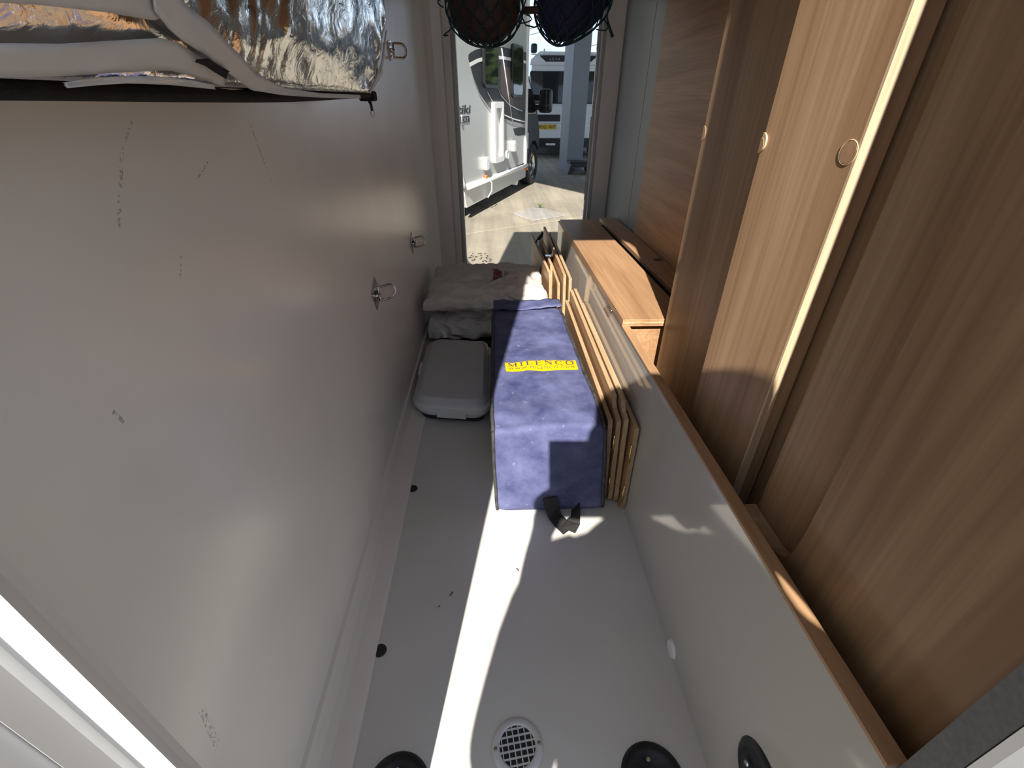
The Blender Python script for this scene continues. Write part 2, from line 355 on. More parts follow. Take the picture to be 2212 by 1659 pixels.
ring_frame(DX0-0.003, DX1+0.003, DZ0-0.002, DZ1+0.002, 0.05, 0.010, YF-0.012, YF-0.003, m_alu, 'door_seal')
# vertical folds of the left side trim between wall and doorway
struct(tag(prism('trim_1', [(XL, YF-0.001), (XL, YF-0.030), (XL+0.012, YF-0.020), (XL+0.030, YF-0.012), (XL+0.068, YF-0.010), (XL+0.074, YF-0.001)], 2, 0.0, ZC, m_wall), 'cream folded trim in the corner left of the doorway'))
# latch channel on the right stile of the doorway
lk = thing('latch_channel', 'grey slotted latch channel on the right stile of the far doorway', 'latch')
xx = DX1-0.001
bm = bmesh.new(); abox(bm, xx-0.010, xx, YF+0.006, YF+0.020, 0.10, 1.09, 0.002)
obj('rail', bm, m_alu, lk)
for z0, z1 in ((0.21, 0.28), (0.38, 0.73), (0.97, 1.03)):
    box('slot', xx-0.0112, xx-0.0098, YF+0.008, YF+0.016, z0, z1, m_void, lk)
for z in (0.14, 0.19, 0.33, 0.36, 0.77, 0.83, 0.95):
    lathe('rivet', [(0, 0.002), (0.003, 0.0015), (0.0038, 0)], m_chrome, lk, 10, Matrix.Translation((xx-0.0102, YF+0.012, z)) @ Matrix.Rotation(math.radians(-90), 4, 'Y'))
struct(tag(box('baseboard_far', XL, 0.30, YF-0.012, YF-0.001, 0.0, 0.05, m_trim), 'low sill under the far doorway'))

# left skirting : cove against the floor
prof = [(XL, 0.0), (-0.213, 0.0), (-0.2135, 0.004), (-0.219, 0.0062), (-0.244, 0.010), (-0.256, 0.018), (-0.262, 0.034), (-0.264, 0.046), (XL, 0.048)]
struct(tag(prism('baseboard_left', prof, 1, YN, YF-0.031, m_trim), 'cream coved skirting between the left wall and the floor'))

# grey partition with wooden edging
def ptop(y): return 0.383-0.0235*y
pts = [(0.122, 0.0), (2.10, 0.0), (2.10, ptop(2.10)-0.004), (0.122, ptop(0.122)-0.004)]
part = struct(tag(prism('trim_2', pts, 0, PX, PX+0.016, m_greylam), 'grey glossy partition board along the right side of the floor'))
pe = [(0.122, ptop(0.122)-0.004), (2.10, ptop(2.10)-0.004), (2.10, ptop(2.10)), (0.122, ptop(0.122))]
prism('edging', pe, 0, PX-0.0006, PX+0.0166, m_wood_y, part)
lathe('blind_cap', [(0, 0.004), (0.013, 0.0035), (0.016, 0.0)], m_whitecap, part, 24, Matrix.Translation((PX-0.0002, 0.394, 0.016)) @ Matrix.Rotation(math.radians(-90), 4, 'Y'))

# upright wood panels on the right
Zb = -0.0
def upright(name, x0, x1, y0, y1, z0, z1, mat, label):
    return struct(tag(box(name, x0, x1, y0, y1, z0, z1, mat, None, 0.001, 1), label))
pf = [(0.122, 0.0), (0.412, 0.0), (0.412, 0.342), (0.345, 0.343), (0.330, 0.347), (0.320, 0.356), (0.314, 0.372), (0.311, 0.40), (0.311, ZC), (0.122, ZC)]
struct(tag(prism('trim_3', pf, 0, 0.327, 0.343, m_wood_z), 'nearest brown wood panel with a rounded notch at its foot'))
upright('trim_4', 0.3445, 0.3605, 0.20, 0.410, 0.0, ZC, m_wood_z, 'recessed brown wood panel just behind the nearest one')
upright('trim_5', 0.385, 0.401, 0.16, 0.56, 0.0, ZC, m_wood_z, 'dark wood backing seen in the slot between panels')
struct(tag(box('trim_6', 0.3045, 0.327, 0.33, 0.425, 0.318, 0.336, m_wood_y), 'small wooden ledge at the foot of the notch'))
struct(tag(box('trim_7', 0.3605, 0.385, 0.38, 0.41, 0.0, ZC, m_wood_z), 'wood return closing the recessed panel'))
# sunlit panel : fin with a pale ply edge towards the camera
# turned a little towards the hatch so its face catches more sun
fin = struct(tag(prism('trim_8', [(0.330, 0.615), (0.342, 0.4647), (0.374, 0.4672), (0.362, 0.6175)], 2, 0.0, ZC, m_wood_z, None, 0.0008), 'sunlit brown wood panel with a pale front edge and round holes'))
prism('pale_edge', [(0.3419, 0.4649), (0.3421, 0.4617), (0.3538, 0.4626), (0.3536, 0.4658)], 2, 0.0, ZC, m_ply, fin)
fa = math.atan2(0.012, 0.1503)
def on_fin(y, z, out_): return Vector((0.330+0.0799*(0.615-y)-out_, y, z))
tube('round_insert', [on_fin(0.4737+0.0108*math.cos(q), 0.7566+0.0108*math.sin(q), 0.0004) for q in [i*math.pi/16 for i in range(32)]], 0.0006, m_ply, fin, 6, True)
lathe('round_insert', [(0, 0.0012), (0.0098, 0.0010), (0.0102, 0.0)], m_wood_z, fin, 24, Matrix.Translation(on_fin(0.4737, 0.7566, 0.0)) @ Matrix.Rotation(fa, 4, 'Z') @ Matrix.Rotation(math.radians(-90), 4, 'Y'))
prism('half_moon_catch', arc(0.6155, 0.755, 0.0105, 90, 270, 12), 0, 0.3285, 0.3305, m_ply, fin)
prism('half_moon_catch', arc(0.6160, 0.7515, 0.0085, 90, 270, 10), 0, 0.3278, 0.3290, m_wood_z, fin)
upright('trim_9', 0.378, 0.394, 0.56, 0.915, 0.0, ZC, m_wood_z, 'shaded brown wood panel left of the sunlit one')
prism('half_moon_catch', arc(0.915, 0.747, 0.012, 90, 270, 10), 0, 0.3768, 0.3785, m_wood_z, bpy.data.objects['trim_9'])
struct(tag(box('trim_10', 0.394, 0.535, 0.899, 0.915, 0.0, ZC, m_wood_z), 'wood return panel above the locker'))
upright('trim_11', 0.535, 0.551, 0.915, 1.765, 0.0, ZC, m_wood_h, 'wood panel with horizontal grain behind the locker')
gp = upright('trim_12', 0.540, 0.556, 1.767, YF-0.001, 0.0, ZC, m_darkgrey, 'slate grey panel beside the far doorway')
box('joint_strip', 0.5392, 0.5402, 1.885, 1.889, 0.0, ZC, m_darkgrey, gp)

# locker behind the partition, lid hinged on the partition edge
loc = thing('locker', 'low wooden locker with a sunlit hinged lid beside the far doorway', 'locker', (0.0, 0.0, 0.0))
box('front_panel', PX+0.0166, 0.533, 0.948, 0.964, 0.0, 0.3545, m_wood_y, loc, 0.0008, 1)
def lidz(y): return ptop(y)-0.001
def slab(name, x0, x1, y0, y1, th, mat, parent, up=0.0):
    bm = bmesh.new()
    vs = [bm.verts.new(p) for p in ((x0,y0,lidz(y0)-th+up),(x1,y0,lidz(y0)-th+up),(x1,y1,lidz(y1)-th+up),(x0,y1,lidz(y1)-th+up),(x0,y0,lidz(y0)+up),(x1,y0,lidz(y0)+up),(x1,y1,lidz(y1)+up),(x0,y1,lidz(y1)+up))]
    for q in ((0,3,2,1),(4,5,6,7),(0,1,5,4),(1,2,6,5),(2,3,7,6),(3,0,4,7)): bm.faces.new([vs[i] for i in q])
    bmesh.ops.bevel(bm, geom=bm.edges[:], offset=0.0008, segments=1, affect='EDGES')
    return obj(name, bm, mat, parent)
LU = 0.004
slab('lid', PX-0.001, 0.441, 0.928, 2.04, 0.017, m_wood_y, loc, LU+0.0135)
slab('lid_edge', PX-0.0005, 0.441, 0.9265, 0.9285, 0.0045, m_ply_y, loc, LU+0.0135-0.006)
slab('back_rail', 0.464, 0.534, 0.968, 2.06, 0.014, m_wood_y, loc, LU+0.016)
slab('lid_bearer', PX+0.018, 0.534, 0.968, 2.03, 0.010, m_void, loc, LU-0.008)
hg = tube('hinge', [(PX-0.004, 1.02, ptop(1.02)+0.0005), (PX-0.004, 1.075, ptop(1.075)+0.0005)], 0.0022, m_chrome, loc, 10)
for k in range(5): tube('knuckle', [(PX-0.004, 1.021+0.0113*k, ptop(1.03)), (PX-0.004, 1.0285+0.0113*k, ptop(1.03))], 0.0030, m_chrome, hg, 10)
bl = ony(1290, 590, 1.0)
box('hinge', 0.500, 0.527, 1.36, 1.41, lidz(1.38)+LU+0.012, lidz(1.38)+LU+0.016, m_black, loc)

# ------------------------------------------------------------------ soft things helpers
def fbm(p, o=3): return noise.fractal(Vector(p), 0.9, 2.0, o)
def ribbon(name, pts, wdir, w, th, mat, parent=None):
    bm = bmesh.new(); pts = [Vector(p) for p in pts]; rows = []
    for i, p in enumerate(pts):
        wd_ = Vector(wdir[i] if isinstance(wdir, list) else wdir).normalized()
        t_ = (pts[min(i+1, len(pts)-1)]-pts[max(i-1, 0)]).normalized(); nn = t_.cross(wd_).normalized()
        rows.append([bm.verts.new(p+wd_*(w/2*a)+nn*(th/2*b)) for a, b in ((-1, -1), (1, -1), (1, 1), (-1, 1))])
    for a, b in zip(rows, rows[1:]):
        for q in range(4): bm.faces.new((a[q], a[(q+1) % 4], b[(q+1) % 4], b[q]))
    bm.faces.new(rows[0][::-1]); bm.faces.new(rows[-1])
    return obj(name, bm, mat, parent)
def soft_box(name, fn, nx, ny, nz, mat, parent=None, r=0.12):
    """closed subdivided box; fn maps unit coords (0..1)^3 to a point"""
    bm = bmesh.new(); V = {}
    def v(i, j, k):
        key = (i, j, k)
        if key not in V: V[key] = bm.verts.new(fn(i/nx, j/ny, k/nz))
        return V[key]
    for i in range(nx):
        for j in range(ny):
            bm.faces.new((v(i, j, 0), v(i, j+1, 0), v(i+1, j+1, 0), v(i+1, j, 0)))
            bm.faces.new((v(i, j, nz), v(i+1, j, nz), v(i+1, j+1, nz), v(i, j+1, nz)))
    for i in range(nx):
        for k in range(nz):
            bm.faces.new((v(i, 0, k), v(i+1, 0, k), v(i+1, 0, k+1), v(i, 0, k+1)))
            bm.faces.new((v(i, ny, k), v(i, ny, k+1), v(i+1, ny, k+1), v(i+1, ny, k)))
    for j in range(ny):
        for k in range(nz):
            bm.faces.new((v(0, j, k), v(0, j, k+1), v(0, j+1, k+1), v(0, j+1, k)))
            bm.faces.new((v(nx, j, k), v(nx, j+1, k), v(nx, j+1, k+1), v(nx, j, k+1)))
    return obj(name, bm, mat, parent, smooth=True)
def lerp(a, b, t): return a+(b-a)*t
def edge_f(t, s=14.0): return min(1.0, t*s, (1-t)*s)      # 0 at the rim, 1 inside

# ------------------------------------------------------------------ blue bag
BY0, BY1 = 0.716, 1.352
def bag_x(a, y, z):
    q = (y-BY0)/(BY1-BY0); h = z/0.247
    l = lerp(lerp(-0.004, -0.012, h), lerp(-0.010, -0.010, h), q)
    rr = lerp(lerp(0.235, 0.217, h), lerp(0.215, 0.199, h), q)
    return lerp(l, rr, a)
def bag_top(x, y):
    q = (y-BY0)/(BY1-BY0)
    s = 0.247+0.006*fbm((x*9, y*7, 1.3))+0.003*fbm((x*26, y*20, 5.0))-0.004*math.exp(-((q-0.03)/0.02)**2)
    s -= 0.010*max(0.0, (q-0.86)/0.14)
    return s
def bag_fn(a, b, c):
    y = lerp(BY0, BY1, b); 
    x0 = bag_x(a, y, c*0.247); zt = bag_top(x0, y); z = c*zt
    x = bag_x(a, y, z)
    rim = (1-edge_f(a, 12))*(1-edge_f(c, 9)); z -= 0.006*rim*(1 if c > 0.5 else -1)
    rim2 = (1-edge_f(b, 30))*(1-edge_f(c, 9)); z -= 0.004*rim2*(1 if c > 0.5 else -1)
    if c < 1 and c > 0 and b == 0:
        y += -0.003-0.006*math.sin(math.pi*c)*math.sin(math.pi*a)+0.004*fbm((x*12, z*12, 3.0))
    if a in (0.0, 1.0): x += (0.004*fbm((y*9, z*9, 7))+0.004*math.sin(math.pi*c))*(1 if a > 0 else -1)*0.6
    return (x, y, max(z, 0.0012))
bag = thing('tool_bag', 'long blue fabric bag with a yellow lettered patch and worn black piping', 'bag')
soft_box('bag_body', bag_fn, 30, 60, 22, m_blue, bag)
for a in (0.0, 1.0):
    pts = [Vector(bag_fn(a, b/40, 1.0)) for b in range(41)]
    tube('piping', [p+Vector((0.0, 0, 0.001)) for p in pts], 0.0042, m_piping, bag, 6)
    pts = [Vector(bag_fn(a, 0.0, c/14)) for c in range(15)]
    tube('piping', [p+Vector((0, -0.001, 0)) for p in pts], 0.0038, m_piping, bag, 6)
# curled flap at the far end
def flap_fn(a, b, c):
    x = lerp(-0.008, 0.204, a); y = lerp(1.298, 1.372, b)
    z = bag_top(x, BY1-0.01)+0.006+0.012*(a**3)*(1-b)+0.006*(1-a)**4*(1-b)+0.003*c+0.004*fbm((x*14, y*14, 2))+0.004*b
    return (x, y-0.010*math.sin(math.pi*a)*(1-b)*-1, z)
soft_box('flap', flap_fn, 20, 6, 1, m_blue, bag)
# yellow patch : quad on the bag, follows its surface
PT = [Vector(p) for p in ((0.021, 0.924, 0), (0.196, 0.934, 0), (0.196, 0.980, 0), (0.019, 0.964, 0))]
def patch(a, b, lift):
    p = PT[0].lerp(PT[1], a).lerp(PT[3].lerp(PT[2], a), b); y = p.y+0.0016*math.sin(a*9)
    return Vector((p.x, y, bag_top(p.x, y)+lift))
bm = bmesh.new(); na, nb = 40, 8
lo = [[bm.verts.new(patch(i/na, j/nb, 0.0008)) for j in range(nb+1)] for i in range(na+1)]
hi = [[bm.verts.new(patch(i/na, j/nb, 0.0022)) for j in range(nb+1)] for i in range(na+1)]
for i in range(na):
    for j in range(nb):
        bm.faces.new((hi[i][j], hi[i+1][j], hi[i+1][j+1], hi[i][j+1])); bm.faces.new((lo[i][j], lo[i][j+1], lo[i+1][j+1], lo[i+1][j]))
for i in range(na):
    bm.faces.new((lo[i][0], lo[i+1][0], hi[i+1][0], hi[i][0])); bm.faces.new((lo[i][nb], hi[i][nb], hi[i+1][nb], lo[i+1][nb]))
for j in range(nb):
    bm.faces.new((lo[0][j], hi[0][j], hi[0][j+1], lo[0][j+1])); bm.faces.new((lo[na][j], lo[na][j+1], hi[na][j+1], hi[na][j]))
lab = obj('yellow_patch', bm, m_yellow, bag); lab['label'] = 'yellow patch lettered MILENCO'
# serif capitals: strokes (x0,y0,x1,y1,width) in a unit-high cell
SER = 0.07
LET = {'M': (1.15, [(.12, 0, .12, 1, .07), (.14, 1, .57, .05, .17), (.57, .05, 1.0, 1, .07), (1.02, 0, 1.02, 1, .17)], [(.0, .28, 0), (.0, .22, 1), (.85, 1.18, 0), (.95, 1.18, 1)]),
       'I': (.36, [(.18, 0, .18, 1, .18)], [(0, .36, 0), (0, .36, 1)]),
       'L': (.80, [(.18, 0, .18, 1, .18), (.1, .03, .76, .03, .07), (.75, .02, .78, .26, .06)], [(0, .36, 1), (0, .3, 0)]),
       'E': (.82, [(.18, 0, .18, 1, .18), (.1, .03, .76, .03, .07), (.1, .97, .72, .97, .07), (.18, .52, .55, .52, .07), (.75, .02, .78, .26, .06), (.71, .76, .71, .98, .06), (.55, .42, .55, .62, .05)], [(0, .3, 0), (0, .3, 1)]),
       'N': (1.0, [(.14, 0, .14, 1, .07), (.12, 1, .86, 0, .18), (.86, 0, .86, 1, .07)], [(0, .3, 0), (0, .2, 1), (.72, 1.0, 1)])}
def ring_letter(gap):
    out_ = []; n = 28; a0, a1 = (48, 312) if gap else (0, 360)
    for i in range(n):
        t0 = math.radians(a0+(a1-a0)*i/n); t1 = math.radians(a0+(a1-a0)*(i+1)/n)
        w_ = 0.05+0.13*abs(math.cos((t0+t1)/2))
        out_.append((.52+.46*math.cos(t0), .5+.49*math.sin(t0), .52+.46*math.cos(t1), .5+.49*math.sin(t1), w_))
    if gap: out_ += [(.86, .62, .86, .95, .06), (.86, .05, .86, .30, .06)]
    return out_
LET['C'] = (1.0, ring_letter(True), []); LET['O'] = (1.08, ring_letter(False), [])
def put_word(word, a_0, a_1, b_0, b_1, name):
    tot = sum(LET[c][0] for c in word)+0.42*(len(word)-1); x = 0.0; bm = bmesh.new()
    def quad(x0, y0, x1, y1, w_):
        d = Vector((x1-x0, y1-y0)); L = d.length
        if L < 1e-6: return
        d /= L; nrm = Vector((-d.y, d.x))*(w_/2); ns = max(1, int(L*3))
        for s in range(ns):
            p, q = s/ns, (s+1)/ns
            cs = [(x0+(x1-x0)*p+nrm.x, y0+(y1-y0)*p+nrm.y), (x0+(x1-x0)*p-nrm.x, y0+(y1-y0)*p-nrm.y), (x0+(x1-x0)*q-nrm.x, y0+(y1-y0)*q-nrm.y), (x0+(x1-x0)*q+nrm.x, y0+(y1-y0)*q+nrm.y)]
            vs = []
            for cx, cy in cs:
                vs.append(bm.verts.new(patch(lerp(a_0, a_1, cx/tot), lerp(b_0, b_1, cy), 0.0029)))
            bm.faces.new(vs)
    for ch in word:
        wdt, st, se = LET[ch]
        for (x0, y0, x1, y1, w_) in st: quad(x+x0, y0, x+x1, y1, w_)
        for (x0, x1, yy) in se: quad(x+x0, (0.03 if yy == 0 else 0.97), x+x1, (0.03 if yy == 0 else 0.97), 0.06)
        x += wdt+0.42
    return obj(name, bm, m_navyprint, lab, recalc=False)
put_word('MILENCO', 0.04, 0.965, 0.46, 0.93, 'lettering')
me = text_mesh('WWW.MILENCO.COM', 1.0, 0, 0, 1.35)
xs = [v.co.x for v in me.vertices]; ys = [v.co.y for v in me.vertices]; x0_, x1_ = min(xs), max(xs); y0_, y1_ = min(ys), max(ys)
for v in me.vertices:
    v.co = patch(lerp(0.04, 0.955, (v.co.x-x0_)/(x1_-x0_)), lerp(0.13, 0.36, (v.co.y-y0_)/(y1_-y0_)), 0.0029)
me.materials.append(m_navyprint); o = bpy.data.objects.new('lettering', me); COL.objects.link(o); o.parent = lab
# black webbing handle lying on the floor in front
ribbon('carry_strap', [(0.112, 0.706, 0.052), (0.116, 0.700, 0.030), (0.124, 0.690, 0.010), (0.137, 0.672, 0.004), (0.150, 0.655, 0.003)], [(1, 0.1, 0.1), (1, 0.15, 0.1), (0.9, 0.4, 0), (0.85, 0.5, 0), (0.8, 0.6, 0)], 0.032, 0.0018, m_rubber, bag)
ribbon('carry_strap', [(0.150, 0.653, 0.006), (0.163, 0.672, 0.010), (0.170, 0.692, 0.014), (0.172, 0.708, 0.020)], [(0.85, -0.5, 0), (0.8, -0.5, 0.1), (0.5, 0, 0.6), (0.5, 0, 0.8)], 0.030, 0.0018, m_rubber, bag)

# ------------------------------------------------------------------ folding boards beside the bag
def lean_board(name, y0, y1, prof, xb, xt, th, mat, parent, h=0.26, yaw=0.0):
    """board standing on its long edge; prof is its (y,z) outline, leaning from xb at the floor to xt at height h"""
    bm = aprism(bmesh.new(), prof, 0, 0.0, th)
    for v in bm.verts: v.co.x += lerp(xb, xt, v.co.z/h)+yaw*(v.co.y-y0)
    bmesh.ops.bevel(bm, geom=bm.edges[:], offset=0.0006, segments=1, affect='EDGES')
    return obj(name, bm, mat, parent)
def leaf_prof(y0, y1, z, notch=None, r=0.028):
    a = [(y0+r*(1-math.cos(q)), r*(1-math.sin(q))) for q in [math.radians(s) for s in (90, 70, 50, 30, 10, 0)]]   # rounded lower near corner
    a = a[::-1]; a = [(y0, r)]+[(y0+r*(1-math.cos(math.radians(s))), r*(1-math.sin(math.radians(s)))) for s in (15, 35, 55, 75, 90)]
    b = [(y1, 0.0)]
    if notch: b += [(y1, z), (y0+notch[0], z), (y0+notch[0]-0.002, z-notch[1]*0.6), (y0+notch[0]-0.012, z-notch[1]), (y0, z-notch[1]-0.004)]
    else: b += [(y1, z), (y0, z)]
    return a+b
def leaf(parent, y0, y1, z, xb, xt, th, notch=None, yaw=0.0, zf=None):
    pr = leaf_prof(y0, y1, z, notch)
    o = lean_board('leaf', y0, y1, pr, xb, xt, th-0.0016, m_wood_y, parent, z, yaw)
    o.data.materials.append(m_ply_y)                       # pale core shows on the edges
    for p in o.data.polygons:
        if abs(p.normal.x) < 0.6: p.material_index = 1
    return o
def hinge(parent, x, y, z0, z1, lean=0.0):
    tube('hinge', [(x-lean*z0, y, z0), (x-lean*z1, y, z1)], 0.0026, m_brass, parent, 8)
t1 = thing('folding_table', 'folded wooden table leaves standing right beside the blue bag', 'table', group=None)
leaf(t1, 0.735, 1.39, 0.240, 0.2385, 0.2265, 0.0115); leaf(t1, 0.730, 1.40, 0.272, 0.2515, 0.2415, 0.0115, (0.052, 0.026))
hinge(t1, 0.2508, 0.730, 0.155, 0.205, 0.04); hinge(t1, 0.2508, 0.730, 0.040, 0.085, 0.04)
t2 = thing('folding_table', 'folded wooden table leaves leaning against the grey partition', 'table')
leaf(t2, 0.725, 1.41, 0.272, 0.2635, 0.2555, 0.0112, (0.036, 0.020)); leaf(t2, 0.705, 1.36, 0.242, 0.2752, 0.2738, 0.0112)
hinge(t2, 0.2749, 0.704, 0.150, 0.200, 0.01); hinge(t2, 0.2749, 0.704, 0.035, 0.085, 0.01)
specs = [(1.600, 2.16, 0.256, 0.2055, 0.1955, -0.045, 'outermost loose wooden board nearest the pale sack', 0.012),
         (1.690, 2.10, 0.262, 0.2190, 0.2090, -0.006, 'loose wooden board tucked just behind the outermost one', 0.011),
         (1.560, 2.05, 0.236, 0.2325, 0.2225, -0.004, 'shorter loose wooden board in the middle of the far stack', 0.011),
         (1.520, 2.22, 0.280, 0.246, 0.236, -0.004, 'taller loose wooden board second from the locker', 0.0115),
         (1.490, 2.13, 0.278, 0.2615, 0.2515, 0.0, 'loose wooden board standing next to the locker side', 0.0115)]
for (y0, y1, z, xb, xt, yaw, lb, th) in specs:
    b_ = thing('loose_board', lb, 'board', group='loose boards below the far doorway')
    leaf(b_, y0, y1, z, xb, xt, th, None, yaw)
br = thing('metal_bracket', 'bare metal angle bracket perched on the loose boards', 'bracket')
p = Vector((0.222, 1.80, 0.262))
box('foot', p.x-0.020, p.x+0.006, p.y-0.006, p.y+0.016, p.z, p.z+0.0025, m_chrome, br)
prism('upright', [(p.x+0.002, p.z), (p.x+0.010, p.z), (p.x+0.016, p.z+0.034), (p.x+0.010, p.z+0.036)], 1, p.y, p.y+0.003, m_chrome, br)
prism('upright', [(p.x+0.014, p.z+0.002), (p.x+0.020, p.z+0.002), (p.x+0.024, p.z+0.022), (p.x+0.019, p.z+0.024)], 1, p.y+0.006, p.y+0.009, m_chrome, br)
kb = thing('clamp_leg', 'black clamp fitting standing up from the loose boards', 'clamp')
prism('clamp_body', [(0.186, 0.266), (0.200, 0.266), (0.210, 0.276), (0.216, 0.298), (0.209, 0.303), (0.200, 0.290), (0.190, 0.278)], 1, 2.03, 2.052, m_black, kb, 0.002)
box('clamp_post', 0.1975, 0.2055, 2.03, 2.05, 0.10, 0.270, m_vent, kb, 0.002)
tube('clamp_screw', [(0.187, 2.025, 0.270), (0.180, 2.02, 0.258)], 0.0035, m_black, kb)

# ------------------------------------------------------------------ grey plastic case
cs = thing('plastic_case', 'low grey plastic case with a rounded lid on the floor', 'case')
CX0, CX1, CY0, CY1 = -0.247, -0.020, 1.060, 1.470
def case_ring(bm, ins, z, r=0.045, rot=0.0):
    return [bm.verts.new((p[0], p[1]-0.035*(p[0]-CX0)/(CX1-CX0), z)) for p in rrect(CX0+ins, CX1-ins, CY0+ins, CY1-ins, r, 8)]
def stacked(name, levels, mat, parent, cap_top=True, cap_bot=True):
    bm = bmesh.new(); R_ = [case_ring(bm, i, z, r) for i, z, r in levels]
    for a, b in zip(R_, R_[1:]):
        n = len(a)
        for q in range(n): bm.faces.new((a[q], a[(q+1) % n], b[(q+1) % n], b[q]))
    if cap_bot: bm.faces.new(R_[0][::-1])
    if cap_top: bm.faces.new(R_[-1])
    return obj(name, bm, mat, parent)
stacked('base_tray', [(0.028, 0.001, 0.03), (0.018, 0.008, 0.035), (0.016, 0.020, 0.04)], m_black, cs)
stacked('lower_shell', [(0.016, 0.020, 0.04), (0.010, 0.026, 0.045), (0.008, 0.040, 0.045)], m_case2, cs)
stacked('rim', [(0.006, 0.040, 0.045), (0.001, 0.043, 0.045), (0.0, 0.058, 0.045), (0.004, 0.063, 0.045)], m_case2, cs)
lid = stacked('lid', [(0.006, 0.063, 0.045), (0.008, 0.068, 0.045), (0.020, 0.078, 0.040), (0.024, 0.080, 0.038)], m_case, cs)
def cp(x, y): return (x, y-0.035*(x-CX0)/(CX1-CX0))
bm = bmesh.new(); atube(bm, [(CX0+0.040, 1.18, 0.0806), (CX0+0.038, 1.30, 0.0806), (CX0+0.040, 1.395, 0.0806)], 0.0018, 6); obj('moulded_line', bm, m_case2, lid)
prism('latch', [cp(-0.175, CY0-0.003), cp(-0.090, CY0-0.003), cp(-0.090, CY0+0.010), cp(-0.175, CY0+0.010)], 2, 0.026, 0.044, m_case2, cs, 0.002)
box('side_catch', CX0-0.004, CX0+0.006, 1.23, 1.30, 0.045, 0.066, m_case2, cs, 0.002)
tube('finger_grip', [cp(-0.075, 1.438)+(0.080,), cp(-0.050, 1.442)+(0.0805,), cp(-0.034, 1.425)+(0.080,), cp(-0.031, 1.39)+(0.079,)], 0.003, m_case2, lid, 6)

# ------------------------------------------------------------------ pale sacks behind
def sack(name, label, x0, x1, y0, y1, z0, z1, seed, bulge=0.03, slump=0.0, fold=0.012, taper=0.0, group=None):
    root = thing(name, label, 'sack', group=group)
    def fn(a, b, c):
        ea = math.sin(math.pi*min(max(a, 0.0), 1.0))**0.35; eb = math.sin(math.pi*min(max(b, 0.0), 1.0))**0.35
        zc = lerp(z0, z1, 0.5); hz = (z1-z0)/2
        fa = lerp(0.55, 1.0, min(1, edge_f(a, 5))); fb = lerp(0.45, 1.0, min(1, edge_f(b, 4)))
        x = lerp(x0, x1, a); y = lerp(y0, y1, b)
        cz = (c-0.5)*2
        side = (1-cz*cz)
        x += (0.012*side)*(1 if a > 0.5 else -1)*(1-edge_f(a, 6)); y += 0.014*side*(1 if b > 0.5 else -1)*(1-edge_f(b, 6))
        z = zc+cz*hz*fa*fb-(0.0 if c > 0.5 else hz*(1-fa*fb)*0.6)
        n1 = fold*fbm((x*7+seed, y*11, z*9), 4)+fold*1.5*(0.30-abs(noise.noise(Vector((x*9+y*12+seed, y*9-x*7, z*8)))))+fold*0.9*(0.28-abs(noise.noise(Vector((x*24-y*20, y*26+seed, z*14)))))
        z += n1*(0.4+0.6*c)+bulge*math.sin(math.pi*a)*math.sin(math.pi*b)*(c-0.3)-slump*b*c
        y += fold*1.9*(0.3-abs(noise.noise(Vector((x*7, z*26+x*12+seed, 2.1)))))+fold*0.5*fbm((x*20, z*30+seed, 2.1), 3)
        x += fold*0.6*fbm((y*9, z*15, seed+4), 3)
        return (x, y, z)
    o = soft_box('sack_body', fn, 90, 60, 24, m_sack, root)
    return root, fn
s2, f2 = sack('lower_sack', 'crumpled pale sack squashed underneath another sack', -0.238, 0.085, 1.500, 1.80, 0.040, 0.150, 3.3, 0.008, 0, 0.020)
s1, f1 = sack('printed_sack', 'pale cloth sack with faded red print lying on top of another sack', -0.236, 0.166, 1.455, 1.86, 0.168, 0.247, 9.1, 0.020, 0.022, 0.014)
def on_sack(fn, a0, a1, b0, b1, mat, name, parent, n=8, lift=0.003):
    bm = bmesh.new(); g = [[bm.verts.new(Vector(fn(lerp(a0, a1, i/n), lerp(b0, b1, j/n), 1.0))+Vector((0, 0, lift))) for j in range(n+1)] for i in range(n+1)]
    for i in range(n):
        for j in range(n): bm.faces.new((g[i][j], g[i+1][j], g[i+1][j+1], g[i][j+1]))
    return obj(name, bm, mat, parent)
for (sk_, fn_) in ((s1, f1), (s2, f2)):
    tube('seam', [Vector(fn_(i/60, 0.0, 0.42)) for i in range(61)], 0.0022, m_sack, sk_, 5)
    tube('seam', [Vector(fn_(0.0, i/40, 0.45)) for i in range(41)], 0.0022, m_sack, sk_, 5)
ribbon('white_tag', [Vector(f2(0.10, 0.0, 0.70))+Vector((0, -0.004, 0)), Vector(f2(0.14, 0.0, 0.55))+Vector((0, -0.008, 0)), Vector(f2(0.16, 0.0, 0.40))+Vector((0, -0.006, 0))], (1, 0, 0.3), 0.014, 0.001, m_whitecap, s2)
for k in range(7):
    on_sack(f1, 0.565, 0.645, 0.28+0.036*k, 0.306+0.036*k, m_redprint, 'red_print', s1, 6)
for k in range(5):
    on_sack(f1, 0.665, 0.69+0.012*(k % 2), 0.32+0.04*k, 0.338+0.04*k, m_greyprint, 'grey_print', s1, 3)
on_sack(f1, 0.555, 0.60, 0.225, 0.255, m_greyprint, 'grey_print', s1, 4)
box_bm = bmesh.new(); abox(box_bm, -0.235, -0.015, 1.50, 1.76, 0.001, 0.036, 0.006)
tag(obj('black_slab', box_bm, m_black), 'flat black slab on the floor under the pale sacks', 'tray')  # plain black slab on the floor beneath the sacks

